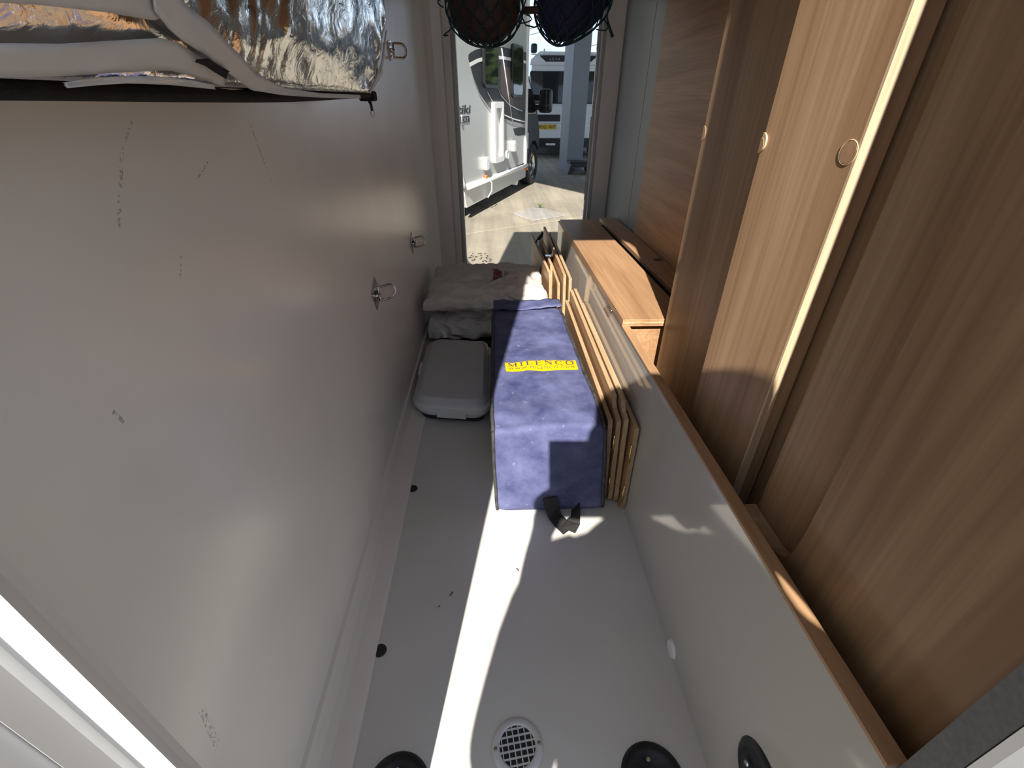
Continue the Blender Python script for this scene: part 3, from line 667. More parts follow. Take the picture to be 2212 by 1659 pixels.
# ------------------------------------------------------------------ silver foil cover hung on the left wall
fc = thing('foil_cover', 'wrinkled silver foil cover in clear wrap hanging on the left wall', 'cover')
FY0, FY1 = 0.13, 0.935
def foil_x(y, z):
    # bulging section from the lower hem upward
    t_ = (z-0.805)/0.25
    q = max(0.0, 1-((max(t_, 0)-0.55)/0.75)**2)
    e = min(1.0, max(0.0, (FY1+0.075*min(1, max(t_, 0)*1.6)-y)/0.10))**0.5
    return -0.226+0.068*q*e
def foil_pt(a, c):
    z = lerp(0.806, 1.12, c); yend = FY1+0.012+0.085*min(1, c*2.0)**0.8; y = lerp(FY0, yend, a)
    x = foil_x(y, z)
    gath = max(0.0, 1-(yend-y)/0.30)*max(0.0, 1-c*1.6)
    x += (0.0012+0.0035*max(0, 1-c*2.2))*fbm((y*7, z*16, 3.1), 3)*min(1, c*6+0.3)
    # creases that fan out of the lower far corner
    ang = math.atan2(z-0.80, (yend-y)+0.02); rad = math.hypot(z-0.80, yend-y)
    x += 0.0055*max(0, 1-rad/0.24)*math.sin(ang*34+2*noise.noise(Vector((y*20, z*20, 1))))
    if y < 0.5: x += 0.006*fbm((y*38, z*26, 8.0), 3)*min(1, c*5)
    return Vector((x, y, z))
bm = bmesh.new(); na, nc = 170, 70
fr = [[bm.verts.new(foil_pt(i/na, j/nc)) for j in range(nc+1)] for i in range(na+1)]
bk = [[bm.verts.new((-0.262, foil_pt(i/na, j/nc).y-0.004, foil_pt(i/na, j/nc).z)) for j in (0, nc)] for i in range(na+1)]
for i in range(na):
    for j in range(nc): bm.faces.new((fr[i][j], fr[i+1][j], fr[i+1][j+1], fr[i][j+1]))
    bm.faces.new((bk[i][0], bk[i+1][0], fr[i+1][0], fr[i][0])); bm.faces.new((fr[i][nc], fr[i+1][nc], bk[i+1][1], bk[i][1])); bm.faces.new((bk[i][1], bk[i+1][1], bk[i+1][0], bk[i][0]))
bm.faces.new([fr[0][j] for j in range(nc+1)]+[bk[0][1], bk[0][0]]); bm.faces.new([bk[na][0], bk[na][1]]+[fr[na][j] for j in range(nc, -1, -1)])
obj('foil_sheet', bm, m_foil, fc, smooth=True)
def on_foil(yz, lift): return Vector((foil_x(yz[0], yz[1])+lift, yz[0], yz[1]))
def foil_strip(name, ctr, mat, lift=0.008, n=60):
    """band lying over the foil; ctr: (u, v_top, v_bottom) knots read at the hem's distance"""
    K = [(onx(u, (a+b)/2, -0.19).y, onx(u, a, -0.19).z, onx(u, b, -0.19).z) for u, a, b in ctr]
    bm = bmesh.new(); rows = []
    def ev(t_):
        k = t_*(len(K)-1); i = min(int(k), len(K)-2); f = k-i; f = f*f*(3-2*f)*0.4+f*0.6
        return [lerp(K[i][q], K[i+1][q], f) for q in range(3)]
    for s in range(n+1):
        y, za, zb = ev(s/n)
        rows.append([[bm.verts.new(on_foil((y, lerp(zb, za, q/4)), lift+dl+0.0012*fbm((y*30, za*30, q*0.5)))) for q in range(5)] for dl in (0.0, 0.0012)])
    for a, b in zip(rows, rows[1:]):
        for q in range(4):
            bm.faces.new((a[1][q], b[1][q], b[1][q+1], a[1][q+1])); bm.faces.new((a[0][q], a[0][q+1], b[0][q+1], b[0][q]))
        bm.faces.new((a[0][0], b[0][0], b[1][0], a[1][0])); bm.faces.new((a[0][4], a[1][4], b[1][4], b[0][4]))
    for rw in (rows[0], rows[-1]):
        for q in range(4): bm.faces.new((rw[0][q], rw[1][q], rw[1][q+1], rw[0][q+1]))
    return obj(name, bm, mat, fc, smooth=True)
foil_strip('grey_band', [(-150, 95, 168), (0, 95, 166), (100, 96, 164), (200, 90, 157), (300, 84, 152), (340, 92, 152), (400, 122, 166), (470, 150, 186)], m_band, 0.006)
foil_strip('wrap_fold', [(120, 178, 190), (180, 168, 184), (250, 164, 180), (330, 166, 182), (400, 174, 188), (450, 184, 193)], m_wrap, 0.008)
foil_strip('wrap_fold', [(-150, -50, 0), (0, -40, 8), (150, -40, 24), (250, -40, 40), (300, -30, 20)], m_band, 0.006)
foil_strip('diagonal_band', [(235, -50, 20), (275, -25, 56), (322, 11, 86), (378, 45, 114), (452, 101, 155), (528, 161, 195), (602, 190, 206), (680, 201, 211), (770, 205, 213)], m_band, 0.009)
foil_strip('dark_slot', [(372, 128, 133), (395, 126, 141), (425, 140, 156), (455, 154, 170)], m_felt, 0.0115, 14)
bm = bmesh.new(); pts = []; 
rows = []
for s in range(61):
    y = lerp(FY0-0.01, FY1+0.012, s/60); hb = lerp(0.0075, 0.0125, s/60)+0.002*noise.noise(Vector((y*12, 0, 4))); z = 0.797+0.0015*math.sin(y*9)
    x = -0.222+0.006*noise.noise(Vector((y*8, 2, 4)))
    rows.append([bm.verts.new(p) for p in ((x-0.012, y, z), (x+0.016, y, z), (x+0.020, y, z+hb*0.5), (x+0.014, y, z+hb), (x-0.012, y, z+hb))])
for a, b in zip(rows, rows[1:]):
    for q in range(5): bm.faces.new((a[q], a[(q+1) % 5], b[(q+1) % 5], b[q]))
bm.faces.new(rows[0][::-1]); bm.faces.new(rows[-1]); obj('black_binding', bm, m_felt, fc, smooth=True)
for s in range(9):
    a0 = random.uniform(0, 1); y = FY1+0.008-0.012*s+random.uniform(-0.004, 0.004)
    p0 = on_foil((y, 0.806), 0.004); p1 = on_foil((y+0.020+0.05*a0*0.4, 0.806+random.uniform(0.035, 0.085)), 0.008)
    pm = (p0+p1)/2+Vector((0.006, 0.004, 0.0))
    tube('wrap_crease', [p0, pm, p1], [0.0012, 0.0022, 0.0006], m_wrap, fc, 5)
zp = tube('zip_pull', [(-0.214, FY1-0.006, 0.797), (-0.211, FY1-0.005, 0.789), (-0.211, FY1-0.003, 0.780)], [0.0030, 0.0026, 0.0024], m_black, fc, 6)
tube('pull_ring', [(-0.211+0.0032*math.cos(q*math.pi/8), FY1-0.003+0.001*math.cos(q), 0.776+0.005*math.sin(q*math.pi/8)) for q in range(16)], 0.0008, m_chrome, zp, 5, True)
obj('zip_end', abox(bmesh.new(), -0.228, -0.203, FY1-0.016, FY1+0.016, 0.794, 0.809, 0.003), m_felt, fc)
# tape hanging from the ceiling that carries it
for y in (0.3, 0.75):
    ribbon('hanging_tape', [(-0.23, y, 1.115), (-0.236, y, 1.4), (-0.24, y, ZC)], (0, 1, 0), 0.03, 0.0015, m_felt, fc)

# ------------------------------------------------------------------ lashing rings on the left wall
def lashing_ring(label, y, z, spin, sw, half=0.023):
    r = thing('lashing_ring', label, 'lashing ring', (XL, y, z), 0.0, 'steel lashing rings on the left wall')
    bm = abox(bmesh.new(), 0.0, 0.003, -half, half, -half, half, 0.001); bmesh.ops.rotate(bm, verts=bm.verts[:], cent=(0, 0, 0), matrix=Matrix.Rotation(spin, 3, 'X'))
    obj('plate', bm, m_chrome, r)
    tube('saddle', [(0.002, -0.013, 0), (0.009, -0.010, 0), (0.011, 0, 0), (0.009, 0.010, 0), (0.002, 0.013, 0)], 0.004, m_chrome, r, 8)
    for s in (-1, 1):
        lathe('screw', [(0, 0.0025), (0.0035, 0.002), (0.0042, 0)], m_chrome, r, 12, Matrix.Rotation(spin, 4, 'X') @ Matrix.Translation((0.003, s*half*0.0, s*half*0.66)) @ Matrix.Rotation(math.pi/2, 4, 'Y'))
    # D-shaped ring standing out from the saddle, turned about the vertical
    pts = []; w_, L = 0.0155, 0.040
    D = [(0.0, -w_), (0.006, -w_), (L-w_, -w_)]+[(L-w_+w_*math.sin(math.radians(a)), -w_*math.cos(math.radians(a))) for a in range(15, 180, 15)]+[(L-w_, w_), (0.006, w_), (0.0, w_)]
    cy, sy = math.cos(sw), math.sin(sw)
    pts = [(0.009+d*cy, d*sy*1.0, h) for d, h in D]
    tube('ring', pts, 0.0032, m_chrome, r, 8, True)
    return r
lashing_ring('steel lashing ring high on the left wall beside the silver cover', 1.495, 0.905, 0.15, 0.75, 0.021)
lashing_ring('steel lashing ring midway up the wall nearest the far doorway', 1.500, 0.400, 0.55, 0.75, 0.024)
lashing_ring('steel lashing ring on the left wall above the pale sacks, nearest the camera', 0.972, 0.428, 0.5, 0.7, 0.026)

# ------------------------------------------------------------------ floor fittings
vt = thing('floor_vent', 'round cream floor vent with a square grid', 'vent', (0.0205, 0.272, 0.0))
bm = bmesh.new(); alathe(bm, [(0.0262, 0.0006), (0.0262, 0.0034), (0.0285, 0.0042), (0.0335, 0.0036), (0.0370, 0.0016), (0.0375, 0.0004)], 40); obj('flange', bm, m_vent, vt, smooth=True)
bm = bmesh.new(); alathe(bm, [(0, 0.0007), (0.0265, 0.0007)], 32); obj('duct_opening', bm, m_void, vt)
for k in range(-2, 4):
    o_ = 0.0088*(k-0.5); h = math.sqrt(max(0, 0.0262**2-o_**2))
    bm = abox(bmesh.new(), -h, h, o_-0.0011, o_+0.0011, 0.0012, 0.0032); bmesh.ops.rotate(bm, verts=bm.verts[:], cent=(0, 0, 0), matrix=Matrix.Rotation(0.14, 3, 'Z')); obj('grid_bar', bm, m_vent, vt)
    bm = abox(bmesh.new(), o_-0.0008, o_+0.0008, -h, h, 0.0010, 0.0026); bmesh.ops.rotate(bm, verts=bm.verts[:], cent=(0, 0, 0), matrix=Matrix.Rotation(0.14, 3, 'Z')); obj('grid_bar', bm, m_vent, vt)
for s in (-1, 1):
    lathe('screw', [(0, 0.0052), (0.0025, 0.0048), (0.0032, 0.0036)], m_chrome, vt, 12, Matrix.Translation((s*0.0318, s*0.0025, 0)))
def lash_cup(label, loc, rot=Matrix()):
    r = thing('lashing_cup', label, 'lashing point', loc, 0.0, 'black round lashing cups near the hatch')
    bm = alathe(bmesh.new(), [(0, 0.0012), (0.026, 0.0012), (0.031, 0.0045), (0.036, 0.0050), (0.0415, 0.0035), (0.0445, 0.0004)], 40, rot); obj('cup', bm, m_black, r, smooth=True)
    tube('bail', [rot @ Vector(p) for p in ((-0.017, 0.006, 0.004), (-0.017, -0.012, 0.008), (-0.010, -0.022, 0.008), (0.010, -0.022, 0.008), (0.017, -0.012, 0.008), (0.017, 0.006, 0.004))], 0.003, m_chrome, r, 8)
    bm = abox(bmesh.new(), -0.018, 0.018, -0.002, 0.010, 0.003, 0.0085, 0.0015); bmesh.ops.transform(bm, matrix=rot, verts=bm.verts[:]); obj('clamp_plate', bm, m_chrome, r)
    lathe('screw', [(0, 0.0072), (0.003, 0.0066), (0.004, 0.005)], m_chrome, r, 12, rot @ Matrix.Translation((-0.002, 0.021, 0)))
    return r
lash_cup('black round lashing cup on the floor right of the vent', (0.2075, 0.228, 0.0))
lash_cup('black round lashing cup on the floor beside the left skirting', (-0.146, 0.2285, 0.0))
lash_cup('black round lashing cup fixed to the grey partition', (PX, 0.176, 0.150), Matrix.Rotation(math.radians(-90), 4, 'Y'))
for (x, y, lb) in ((-0.2085, 0.416, 'small black floor plug by the skirting, nearest the hatch'), (-0.2085, 0.795, 'small black floor plug by the skirting, near the grey case')):
    o = lathe('floor_plug', [(0, 0.0024), (0.0095, 0.0022), (0.0115, 0.0)], m_rubber, None, 20); o.location = (x, y, 0.0003)
    tag(o, lb, 'plug', 'floor plugs along the skirting')
for (u, v, L, an) in ((975, 1283, 0.012, 1.0), (1118, 1232, 0.010, 2.2), (948, 1310, 0.004, 1.0)):
    p = onz(u, v, 0.0); o = tube('bark_sliver', [p+Vector((-math.cos(an)*L/2, -math.sin(an)*L/2, 0.001)), p+Vector((0.0008, 0, 0.0016)), p+Vector((math.cos(an)*L/2, math.sin(an)*L/2, 0.001))], [0.0004, 0.0011, 0.0004], m_brownstuff, None, 6)
    tag(o, {975: 'dark sliver of debris on the shaded floor', 1118: 'thin hair-like straw on the sunlit floor strip', 948: 'tiny speck of debris on the shaded floor'}[u], 'debris')

# ------------------------------------------------------------------ net bags hung over the far doorway
def net_bag(label, c, rx, ry, rz, point, seed, tint, clabel, cname, ccat):
    r = thing('net_bag', label, 'net bag', c, 0.0, 'net bags hanging over the far doorway')
    def surf(t_, ph, k=1.0):
        # t_: 0 bottom .. 1 top gather
        zz = -rz*math.cos(math.pi*min(t_, 1.0)); ra = math.sin(math.pi*t_)**(0.8 if t_ > 0.5 else 0.9+0.45*point)
        wob = 1+0.12*noise.noise(Vector((math.cos(ph)*1.5+seed, math.sin(ph)*1.5, t_*3)))
        return Vector((rx*ra*wob*k*math.cos(ph)-point*0.055*max(0.0, 0.5-t_)*2, ry*ra*wob*k*math.sin(ph), zz*k+0.0))
    bm = bmesh.new(); nph, nt_ = 13, 9
    for d in (-1, 1):
        for i in range(nph):
            pts = []
            for s in range(0, 33):
                t_ = 0.02+0.95*s/32; ph = 2*math.pi*(i/nph)+d*t_*2.4
                pts.append(surf(t_, ph, 1.02))
            atube(bm, pts, 0.0023, 5)
    obj('netting', bm, m_rope, r, smooth=True)
    tube('hanging_cord', [surf(0.97, 0), Vector((0.004, 0, rz*1.3)), Vector((0.0, 0, ZC-c[2]))], 0.004, m_rope, r, 6)
    for k in range(9):
        ph = seed+k*1.7; p0 = surf(0.30+0.05*k, ph, 1.02); o_ = p0.normalized()
        pts = [p0+o_*(0.028*math.sin(math.pi*q/8))+Vector((0.012*math.cos(math.pi*q/8*1.0), 0, -0.026*q/8)) for q in range(9)]
        tube('loose_loop', pts, 0.0022, m_rope, r, 5)
    bm = bmesh.new()
    bmesh.ops.create_icosphere(bm, subdivisions=4, radius=1.0)
    for v in bm.verts:
        n_ = v.co.normalized(); t_ = math.acos(max(-1, min(1, -n_.z)))/math.pi; ph = math.atan2(n_.y, n_.x)
        p_ = surf(max(0.001, min(0.999, t_)), ph, 0.955); p_ -= n_*(0.012*abs(fbm((n_.x*2.2+seed, n_.y*2.2, n_.z*2.2), 3)))
        v.co = p_
    o = obj(cname, bm, tint, None, smooth=True); o.location = c; tag(o, clabel, ccat)
net_bag('dark teal net bag hanging at the left of the far doorway', (-0.018, 1.93, 1.055), 0.126, 0.085, 0.108, 0.0, 1.3, m_brownstuff, 'brown lumpy bundle inside the left net bag', 'leather_bundle', 'bundle')
net_bag('dark teal net bag hanging at the right of the far doorway', (0.272, 1.95, 1.082), 0.128, 0.085, 0.128, 0.75, 4.2, m_bluestuff, 'dark blue cloth bundle inside the right net bag', 'cloth_bundle', 'bundle')
o = tube('dowel', [(0.105, 1.93, 1.045), (0.150, 1.93, 1.047), (0.20, 1.94, 1.044)], 0.0105, m_brownstuff, None, 10); tag(o, 'short dark rod caught between the two net bags', 'rod')
pts = [(0.10, 1.92, 1.03), (0.115, 1.92, 1.006), (0.145, 1.92, 1.0), (0.172, 1.92, 1.012), (0.185, 1.92, 1.03), (0.165, 1.92, 1.075), (0.14, 1.92, 1.09), (0.115, 1.92, 1.075)]
tag(tube('cord_loop', pts, 0.0026, m_rope, None, 6, True), 'dark teal cord loop joining the two net bags', 'cord')
tag(tube('tie_cord', [(0.385, 1.94, 1.10), (0.392, 1.92, 1.06), (0.386, 1.92, 1.03), (0.398, 1.915, 1.0), (0.410, 1.91, 0.975)], [0.003, 0.004, 0.003, 0.005, 0.006], m_rope, None, 6), 'loose knotted cord end beside the right net bag', 'cord')

# ------------------------------------------------------------------ yard outside
def concrete(name, col, var=0.16):
    mt, t, b = base_mat(name, col, 0.85, 0, 0.3)
    tc = N(t, 'ShaderNodeTexCoord'); n1 = N(t, 'ShaderNodeTexNoise'); n1.inputs['Scale'].default_value = 1.4; n1.inputs['Detail'].default_value = 8; n1.inputs['Roughness'].default_value = 0.65
    n2 = N(t, 'ShaderNodeTexNoise'); n2.inputs['Scale'].default_value = 60; n2.inputs['Detail'].default_value = 3
    mp = N(t, 'ShaderNodeMapping'); mp.inputs['Rotation'].default_value = (0, 0, -1.05); mp.inputs['Scale'].default_value = (9, 0.5, 1)
    n3 = N(t, 'ShaderNodeTexNoise'); n3.inputs['Scale'].default_value = 1.0; n3.inputs['Detail'].default_value = 4
    r1 = N(t, 'ShaderNodeValToRGB'); e = r1.color_ramp.elements
    e[0].position = 0.32; e[0].color = (*[c*(1-var) for c in col], 1); e[1].position = 0.68; e[1].color = (*[c*(1+var) for c in col], 1)
    r3 = N(t, 'ShaderNodeValToRGB'); r3.color_ramp.elements[0].position = 0.38; r3.color_ramp.elements[0].color = (0.86, 0.85, 0.84, 1); r3.color_ramp.elements[1].position = 0.66; r3.color_ramp.elements[1].color = (1.12, 1.1, 1.06, 1)
    r2 = N(t, 'ShaderNodeValToRGB'); r2.color_ramp.elements[0].color = (0.78, 0.77, 0.76, 1); r2.color_ramp.elements[1].color = (1.14, 1.14, 1.14, 1)
    m1 = N(t, 'ShaderNodeMixRGB', blend_type='MULTIPLY'); m1.inputs[0].default_value = 1; m2 = N(t, 'ShaderNodeMixRGB', blend_type='MULTIPLY'); m2.inputs[0].default_value = 1
    L = t.links.new
    geo = N(t, 'ShaderNodeNewGeometry')
    L(geo.outputs['Position'], n1.inputs['Vector']); L(geo.outputs['Position'], n2.inputs['Vector']); L(geo.outputs['Position'], mp.inputs[0]); L(mp.outputs[0], n3.inputs['Vector'])
    L(n1.outputs[0], r1.inputs[0]); L(n2.outputs[0], r2.inputs[0]); L(n3.outputs[0], r3.inputs[0]); L(r1.outputs[0], m1.inputs[1]); L(r2.outputs[0], m1.inputs[2]); L(m1.outputs[0], m2.inputs[1]); L(r3.outputs[0], m2.inputs[2]); L(m2.outputs[0], b.inputs['Base Color'])
    bp = N(t, 'ShaderNodeBump'); bp.inputs['Strength'].default_value = 0.3; bp.inputs['Distance'].default_value = 0.004; L(n2.outputs[0], bp.inputs['Height']); L(bp.outputs[0], b.inputs['Normal'])
    return mt
m_conc = concrete('yard_concrete', (0.29, 0.262, 0.21)); m_tar = concrete('joint_grit', (0.16, 0.145, 0.12))
m_cover = concrete('cover_infill', (0.30, 0.29, 0.27), 0.25)
gr = struct(tag(box('ground', -60, 60, -50, 90, G-0.30, G-0.03, m_tar), 'sunlit concrete yard'))
me_slab = None
e1 = Vector((0.493, -0.870, 0)); e2 = Vector((0.870, 0.493, 0)); SX, SY = 2.9, 2.4
k = 0
for i in range(-5, 5):
    for j in range(-5, 7):
        c_ = e1*(SX*(i+0.5)-4.9+2.9)+e2*(3.295+SY*(j+0.5))
        if me_slab is None:
            bm = abox(bmesh.new(), -SX/2+0.008, SX/2-0.008, -SY/2+0.008, SY/2-0.008, -0.06, 0.0, 0.006, 1)
            o = obj('slab', bm, m_conc, gr); me_slab = o.data
        else:
            o = bpy.data.objects.new('slab', me_slab); COL.objects.link(o); o.parent = gr
        o.location = (c_.x, c_.y, G+random.uniform(-0.003, 0.0)); o.rotation_euler = (0, 0, math.atan2(e1.y, e1.x))
# recessed inspection cover
mc = thing('inspection_cover', 'square infilled inspection cover set in the concrete yard', 'cover', (0, 0, G))
Q = [onz(u, v, G) for u, v in ((1108, 462), (1150, 478), (1220, 466), (1160, 447))]
ctr = sum(Q, Vector())/4
prism('cover_plate', [(p.x, p.y) for p in [ctr+(q-ctr)*0.93 for q in Q]], 2, 0.0, 0.006, m_cover, mc)
bm = bmesh.new()
for a, b in zip(Q, Q[1:]+Q[:1]):
    atube(bm, [Vector((a.x, a.y, 0.004)), Vector((b.x, b.y, 0.003))], 0.007, 4)
obj('cover_frame', bm, m_cover, mc)
m_leaf = noisy('weed_green', (0.10, 0.16, 0.05), 0.7, 0.3, 40)
wp = onz(1166, 450, G)
wdg = thing('weed', 'small green weed growing at the corner of the inspection cover', 'weed', (wp.x, wp.y, G))
for k in range(9):
    a = k*0.7; bm = bmesh.new(); h = 0.05+0.03*random.random(); d_ = Vector((math.cos(a), math.sin(a), 0))
    ribbon('blade', [Vector((0, 0, 0.002)), d_*0.03+Vector((0, 0, h*0.7)), d_*0.075+Vector((0, 0, h))], d_.cross(Vector((0, 0, 1))), 0.012, 0.0012, m_leaf, wdg); bm.free()
bm = bmesh.new()
for k in range(60):
    p = onz(random.uniform(1012, 1062), random.uniform(548, 582), G)
    atube(bm, [p+Vector((-0.010, 0, 0.003)), p+Vector((0, 0.006*random.uniform(-1, 1), 0.005)), p+Vector((0.010, 0.006, 0.003))], [0.001, 0.004, 0.001], 5)
tag(obj('leaf_litter', bm, m_brownstuff), 'scatter of dry leaf scraps on the sunlit concrete outside the doorway', 'leaf litter', None, 'stuff')

# ------------------------------------------------------------------ white motorhome on the left
m_mhw = noisy('motorhome_white', (0.50, 0.51, 0.49), 0.25, 0.02, 2)
m_mhs = noisy('motorhome_skirt', (0.52, 0.52, 0.49), 0.3, 0.02, 2)
m_graph = noisy('graphite_decal', (0.030, 0.030, 0.032), 0.45, 0.1, 4, spec=0.25)
m_silver = noisy('silver_decal', (0.34, 0.34, 0.345), 0.4, 0.04, 6)
m_brownd = noisy('bronze_decal', (0.085, 0.060, 0.053), 0.45, 0.1, 4, spec=0.25)
m_glass = noisy('dark_tinted_glass', (0.012, 0.014, 0.015), 0.04, 0.1, 2, spec=0.5)
m_cabdark = noisy('graphite_cab_paint', (0.028, 0.029, 0.031), 0.5, 0.06, 4, spec=0.3)
m_orange = noisy('orange_lens', (0.85, 0.18, 0.02), 0.25, 0.05, 30)
m_tyre = noisy('tyre_rubber', (0.018, 0.018, 0.018), 0.8, 0.2, 40)
m_trimw = noisy('bright_white_plastic', (0.90, 0.89, 0.86), 0.3, 0.02, 20)
A = onz(1148, 398, G)
mh = thing('motorhome', 'white motorhome with dark curved decals parked left of the doorway view', 'motorhome', (A.x, A.y, G), math.radians(70))
WY = -0.03
RA = (-3.62, 0.33, 0.43)                                     # rear wheel arch centre u, z, radius
body = [(-5.6, 0.42), (-4.12, 0.42)]+arc(RA[0], RA[1], RA[2], 168, 12, 14)[0:]+[(-3.12, 0.42), (-0.50, 0.42), (-0.50, 2.00), (-0.42, 2.20), (-0.40, 2.42), (-0.50, 2.62), (-0.9, 2.78), (-5.4, 2.80), (-5.6, 2.6)]
prism('habitation_body', body, 1, WY, 2.25, m_mhw, mh)
sk = [(-5.5, 0.19), (-4.14, 0.19)]+[(-4.08, 0.40), (-4.10, 0.415), (-5.5, 0.415)]
prism('rear_skirt', sk, 1, WY+0.012, WY+0.05, m_mhs, mh)
sk = [(-3.16, 0.30), (-3.10, 0.16), (-0.48, 0.185), (-0.46, 0.38), (-3.16, 0.40)]
prism('side_skirt', sk, 1, WY+0.006, WY+0.05, m_mhs, mh, 0.004)
tube('sill_strip', [(-3.12, WY-0.008, 0.405), (-0.47, WY-0.008, 0.372)], 0.034, m_trimw, mh, 10)
box('corner_strip', -0.585, -0.50, WY-0.022, WY+0.02, 0.38, 2.60, m_trimw, mh, 0.008)
tube('arch_trim', [(p[0], WY-0.004, p[1]) for p in arc(RA[0], RA[1], RA[2]+0.012, 172, 8, 18)], 0.018, m_mhs, mh, 8)
def decal(name, pts, mat, lift, label=None):
    o = prism(name, pts, 1, WY-lift-0.0006, WY-lift+0.0004, mat, mh)
    if label: o['label'] = label
    return o
outer = [(-2.875, 1.759), (-2.80, 1.785), (-2.647, 1.82), (-2.2, 1.885), (-1.7, 1.915), (-1.406, 1.92), (-0.59, 1.93), (-0.59, 0.985), (-1.182, 1.045), (-1.55, 1.085), (-1.915, 1.145), (-2.271, 1.245), (-2.585, 1.395), (-2.762, 1.55), (-2.86, 1.680), (-2.885, 1.72)]
decal('swoosh_decal', outer, m_graph, 0.001)
decal('bronze_decal', [(-1.92, 1.66), (-1.84, 1.70), (-0.59, 1.72), (-0.59, 1.19), (-0.829, 1.20), (-1.406, 1.285), (-1.771, 1.395), (-1.90, 1.49)], m_brownd, 0.003)
def stripe(pts, w_, mat, lift=0.003):
    up = [(p[0]-w_*0.3, p[1]+w_/2) for p in pts]; lo_ = [(p[0]+w_*0.3, p[1]-w_/2) for p in pts]
    decal('decal_stripe', up+lo_[::-1], mat, lift)
stripe([(-2.84, 1.650), (-2.74, 1.520), (-2.56, 1.370), (-2.24, 1.222), (-1.90, 1.120), (-1.182, 1.012), (-0.59, 0.955)], 0.045, m_silver)
stripe([(-2.86, 1.665), (-2.6, 1.72), (-2.2, 1.775), (-1.7, 1.80), (-0.59, 1.81)], 0.035, m_trimw)
stripe([(-2.30, 1.41), (-2.05, 1.27), (-1.75, 1.16), (-1.2, 1.08), (-0.59, 1.02)], 0.018, m_trimw)
stripe([(-1.95, 1.50), (-1.78, 1.375), (-1.42, 1.265), (-1.0, 1.20), (-0.75, 1.175)], 0.02, m_silver, 0.005)
decal('vent_decal', [(-1.22, 0.955), (-0.59, 0.955), (-0.59, 0.835), (-0.95, 0.845), (-1.12, 0.865)], m_graph, 0.002)
tube('guide_line', [(-1.74, WY-0.006, 1.90), (-1.27, WY-0.006, 1.03)], 0.006, m_trimw, mh, 5)
def win(u0, u1, z0, z1, tilt):
    f = prism('window', rrect(u0, u1, z0, z1, 0.06, 5), 1, WY-0.030, WY-0.004, m_black, mh)
    prism('pane', rrect(u0+0.035, u1-0.035, z0+0.035, z1-0.03, 0.05, 5), 1, WY-0.0345, WY-0.0295, m_glass, f)
win(-2.46, -1.93, 1.455, 1.895, 0); win(-1.34, -0.815, 1.355, 1.985, 0)
# service hatch, caps, flue, markers
fr_ = bmesh.new(); A_ = rrect(-2.165, -1.785, 0.575, 1.305, 0.03, 4); B_ = rrect(-2.095, -1.855, 0.645, 1.235, 0.02, 4); n = len(A_)
vv = [[fr_.verts.new((p[0], y, p[1])) for p in P_] for P_, y in ((A_, WY), (A_, WY-0.05), (B_, WY-0.05), (B_, WY))]
for i in range(n):
    for q in range(3): fr_.faces.new((vv[q][i], vv[q][(i+1) % n], vv[q+1][(i+1) % n], vv[q+1][i]))
hd = obj('service_hatch', fr_, m_trimw, mh); box('hatch_panel', -2.095, -1.855, WY-0.006, WY-0.001, 0.645, 1.235, m_mhw, hd)
for (u, z0, z1) in ((-2.485, 0.53, 0.69), (-1.295, 0.65, 0.80)):
    c_ = prism('white_flue_cover', rrect(u-0.055, u+0.055, z0, z1, 0.03, 4), 1, WY-0.06, WY-0.002, m_trimw, mh, 0.006)
    lathe('vent_hole', [(0, 0.002), (0.016, 0.002), (0.018, 0.0)], m_case2, c_, 16, Matrix.Translation((u+0.01, WY-0.0605, z1-0.035)) @ Matrix.Rotation(math.pi/2, 4, 'X'))
fl = lathe('round_flue', [(0.055, 0.0), (0.055, 0.03), (0.035, 0.035), (0.035, 0.05), (0, 0.05)], m_trimw, mh, 24, Matrix.Translation((-1.64, WY, 0.64)) @ Matrix.Rotation(math.pi/2, 4, 'X'))
for q in (0.015, 0.035): tube('flue_ring', [(-1.64+0.05*math.cos(a*math.pi/12), WY-q-0.02, 0.64+0.05*math.sin(a*math.pi/12)) for a in range(24)], 0.006, m_case2, fl, 6, True)
box('side_marker', -2.50, -2.42, WY-0.035, WY-0.008, 0.425, 0.465, m_orange, mh, 0.006)
box('side_marker', -0.52, -0.46, WY-0.030, WY-0.002, 0.30, 0.335, m_orange, mh, 0.006)
tube('dangling_cable', [(-2.44, WY-0.03, 0.43), (-2.36, WY-0.06, 0.36), (-2.34, WY-0.05, 0.25), (-2.42, WY-0.02, 0.17)], 0.008, m_trimw, mh, 6)
def flat_text(txt, u, z, h, mat, y, parent, shear=0.0, width=None, name='lettering', sp=1.0):
    me = text_mesh(txt, 1.0, 0.0, shear, sp, 0.022); xs = [v.co.x for v in me.vertices]; ys = [v.co.y for v in me.vertices]
    k = h/0.72; kx = k if width is None else width/(max(xs)-min(xs))
    for v in me.vertices: v.co = Vector((u+(v.co.x-min(xs))*kx, y, z+v.co.y*k))
    me.materials.append(mat); o = bpy.data.objects.new(name, me); COL.objects.link(o); o.parent = parent
    return o
flat_text('Kon-tiki', -3.86, 1.195, 0.085, m_black, WY-0.003, mh, 0.15, 0.985)
bd = box('sport_badge', -3.36, -2.94, WY-0.006, WY-0.001, 1.105, 1.165, m_graph, mh)
flat_text('SPORT', -3.24, 1.113, 0.042, m_silver, WY-0.0068, bd, 0.1, 0.27)
tube('badge_tail', [(-3.165, WY-0.004, 1.185), (-3.17, WY-0.004, 1.07)], 0.010, m_silver, bd, 6)
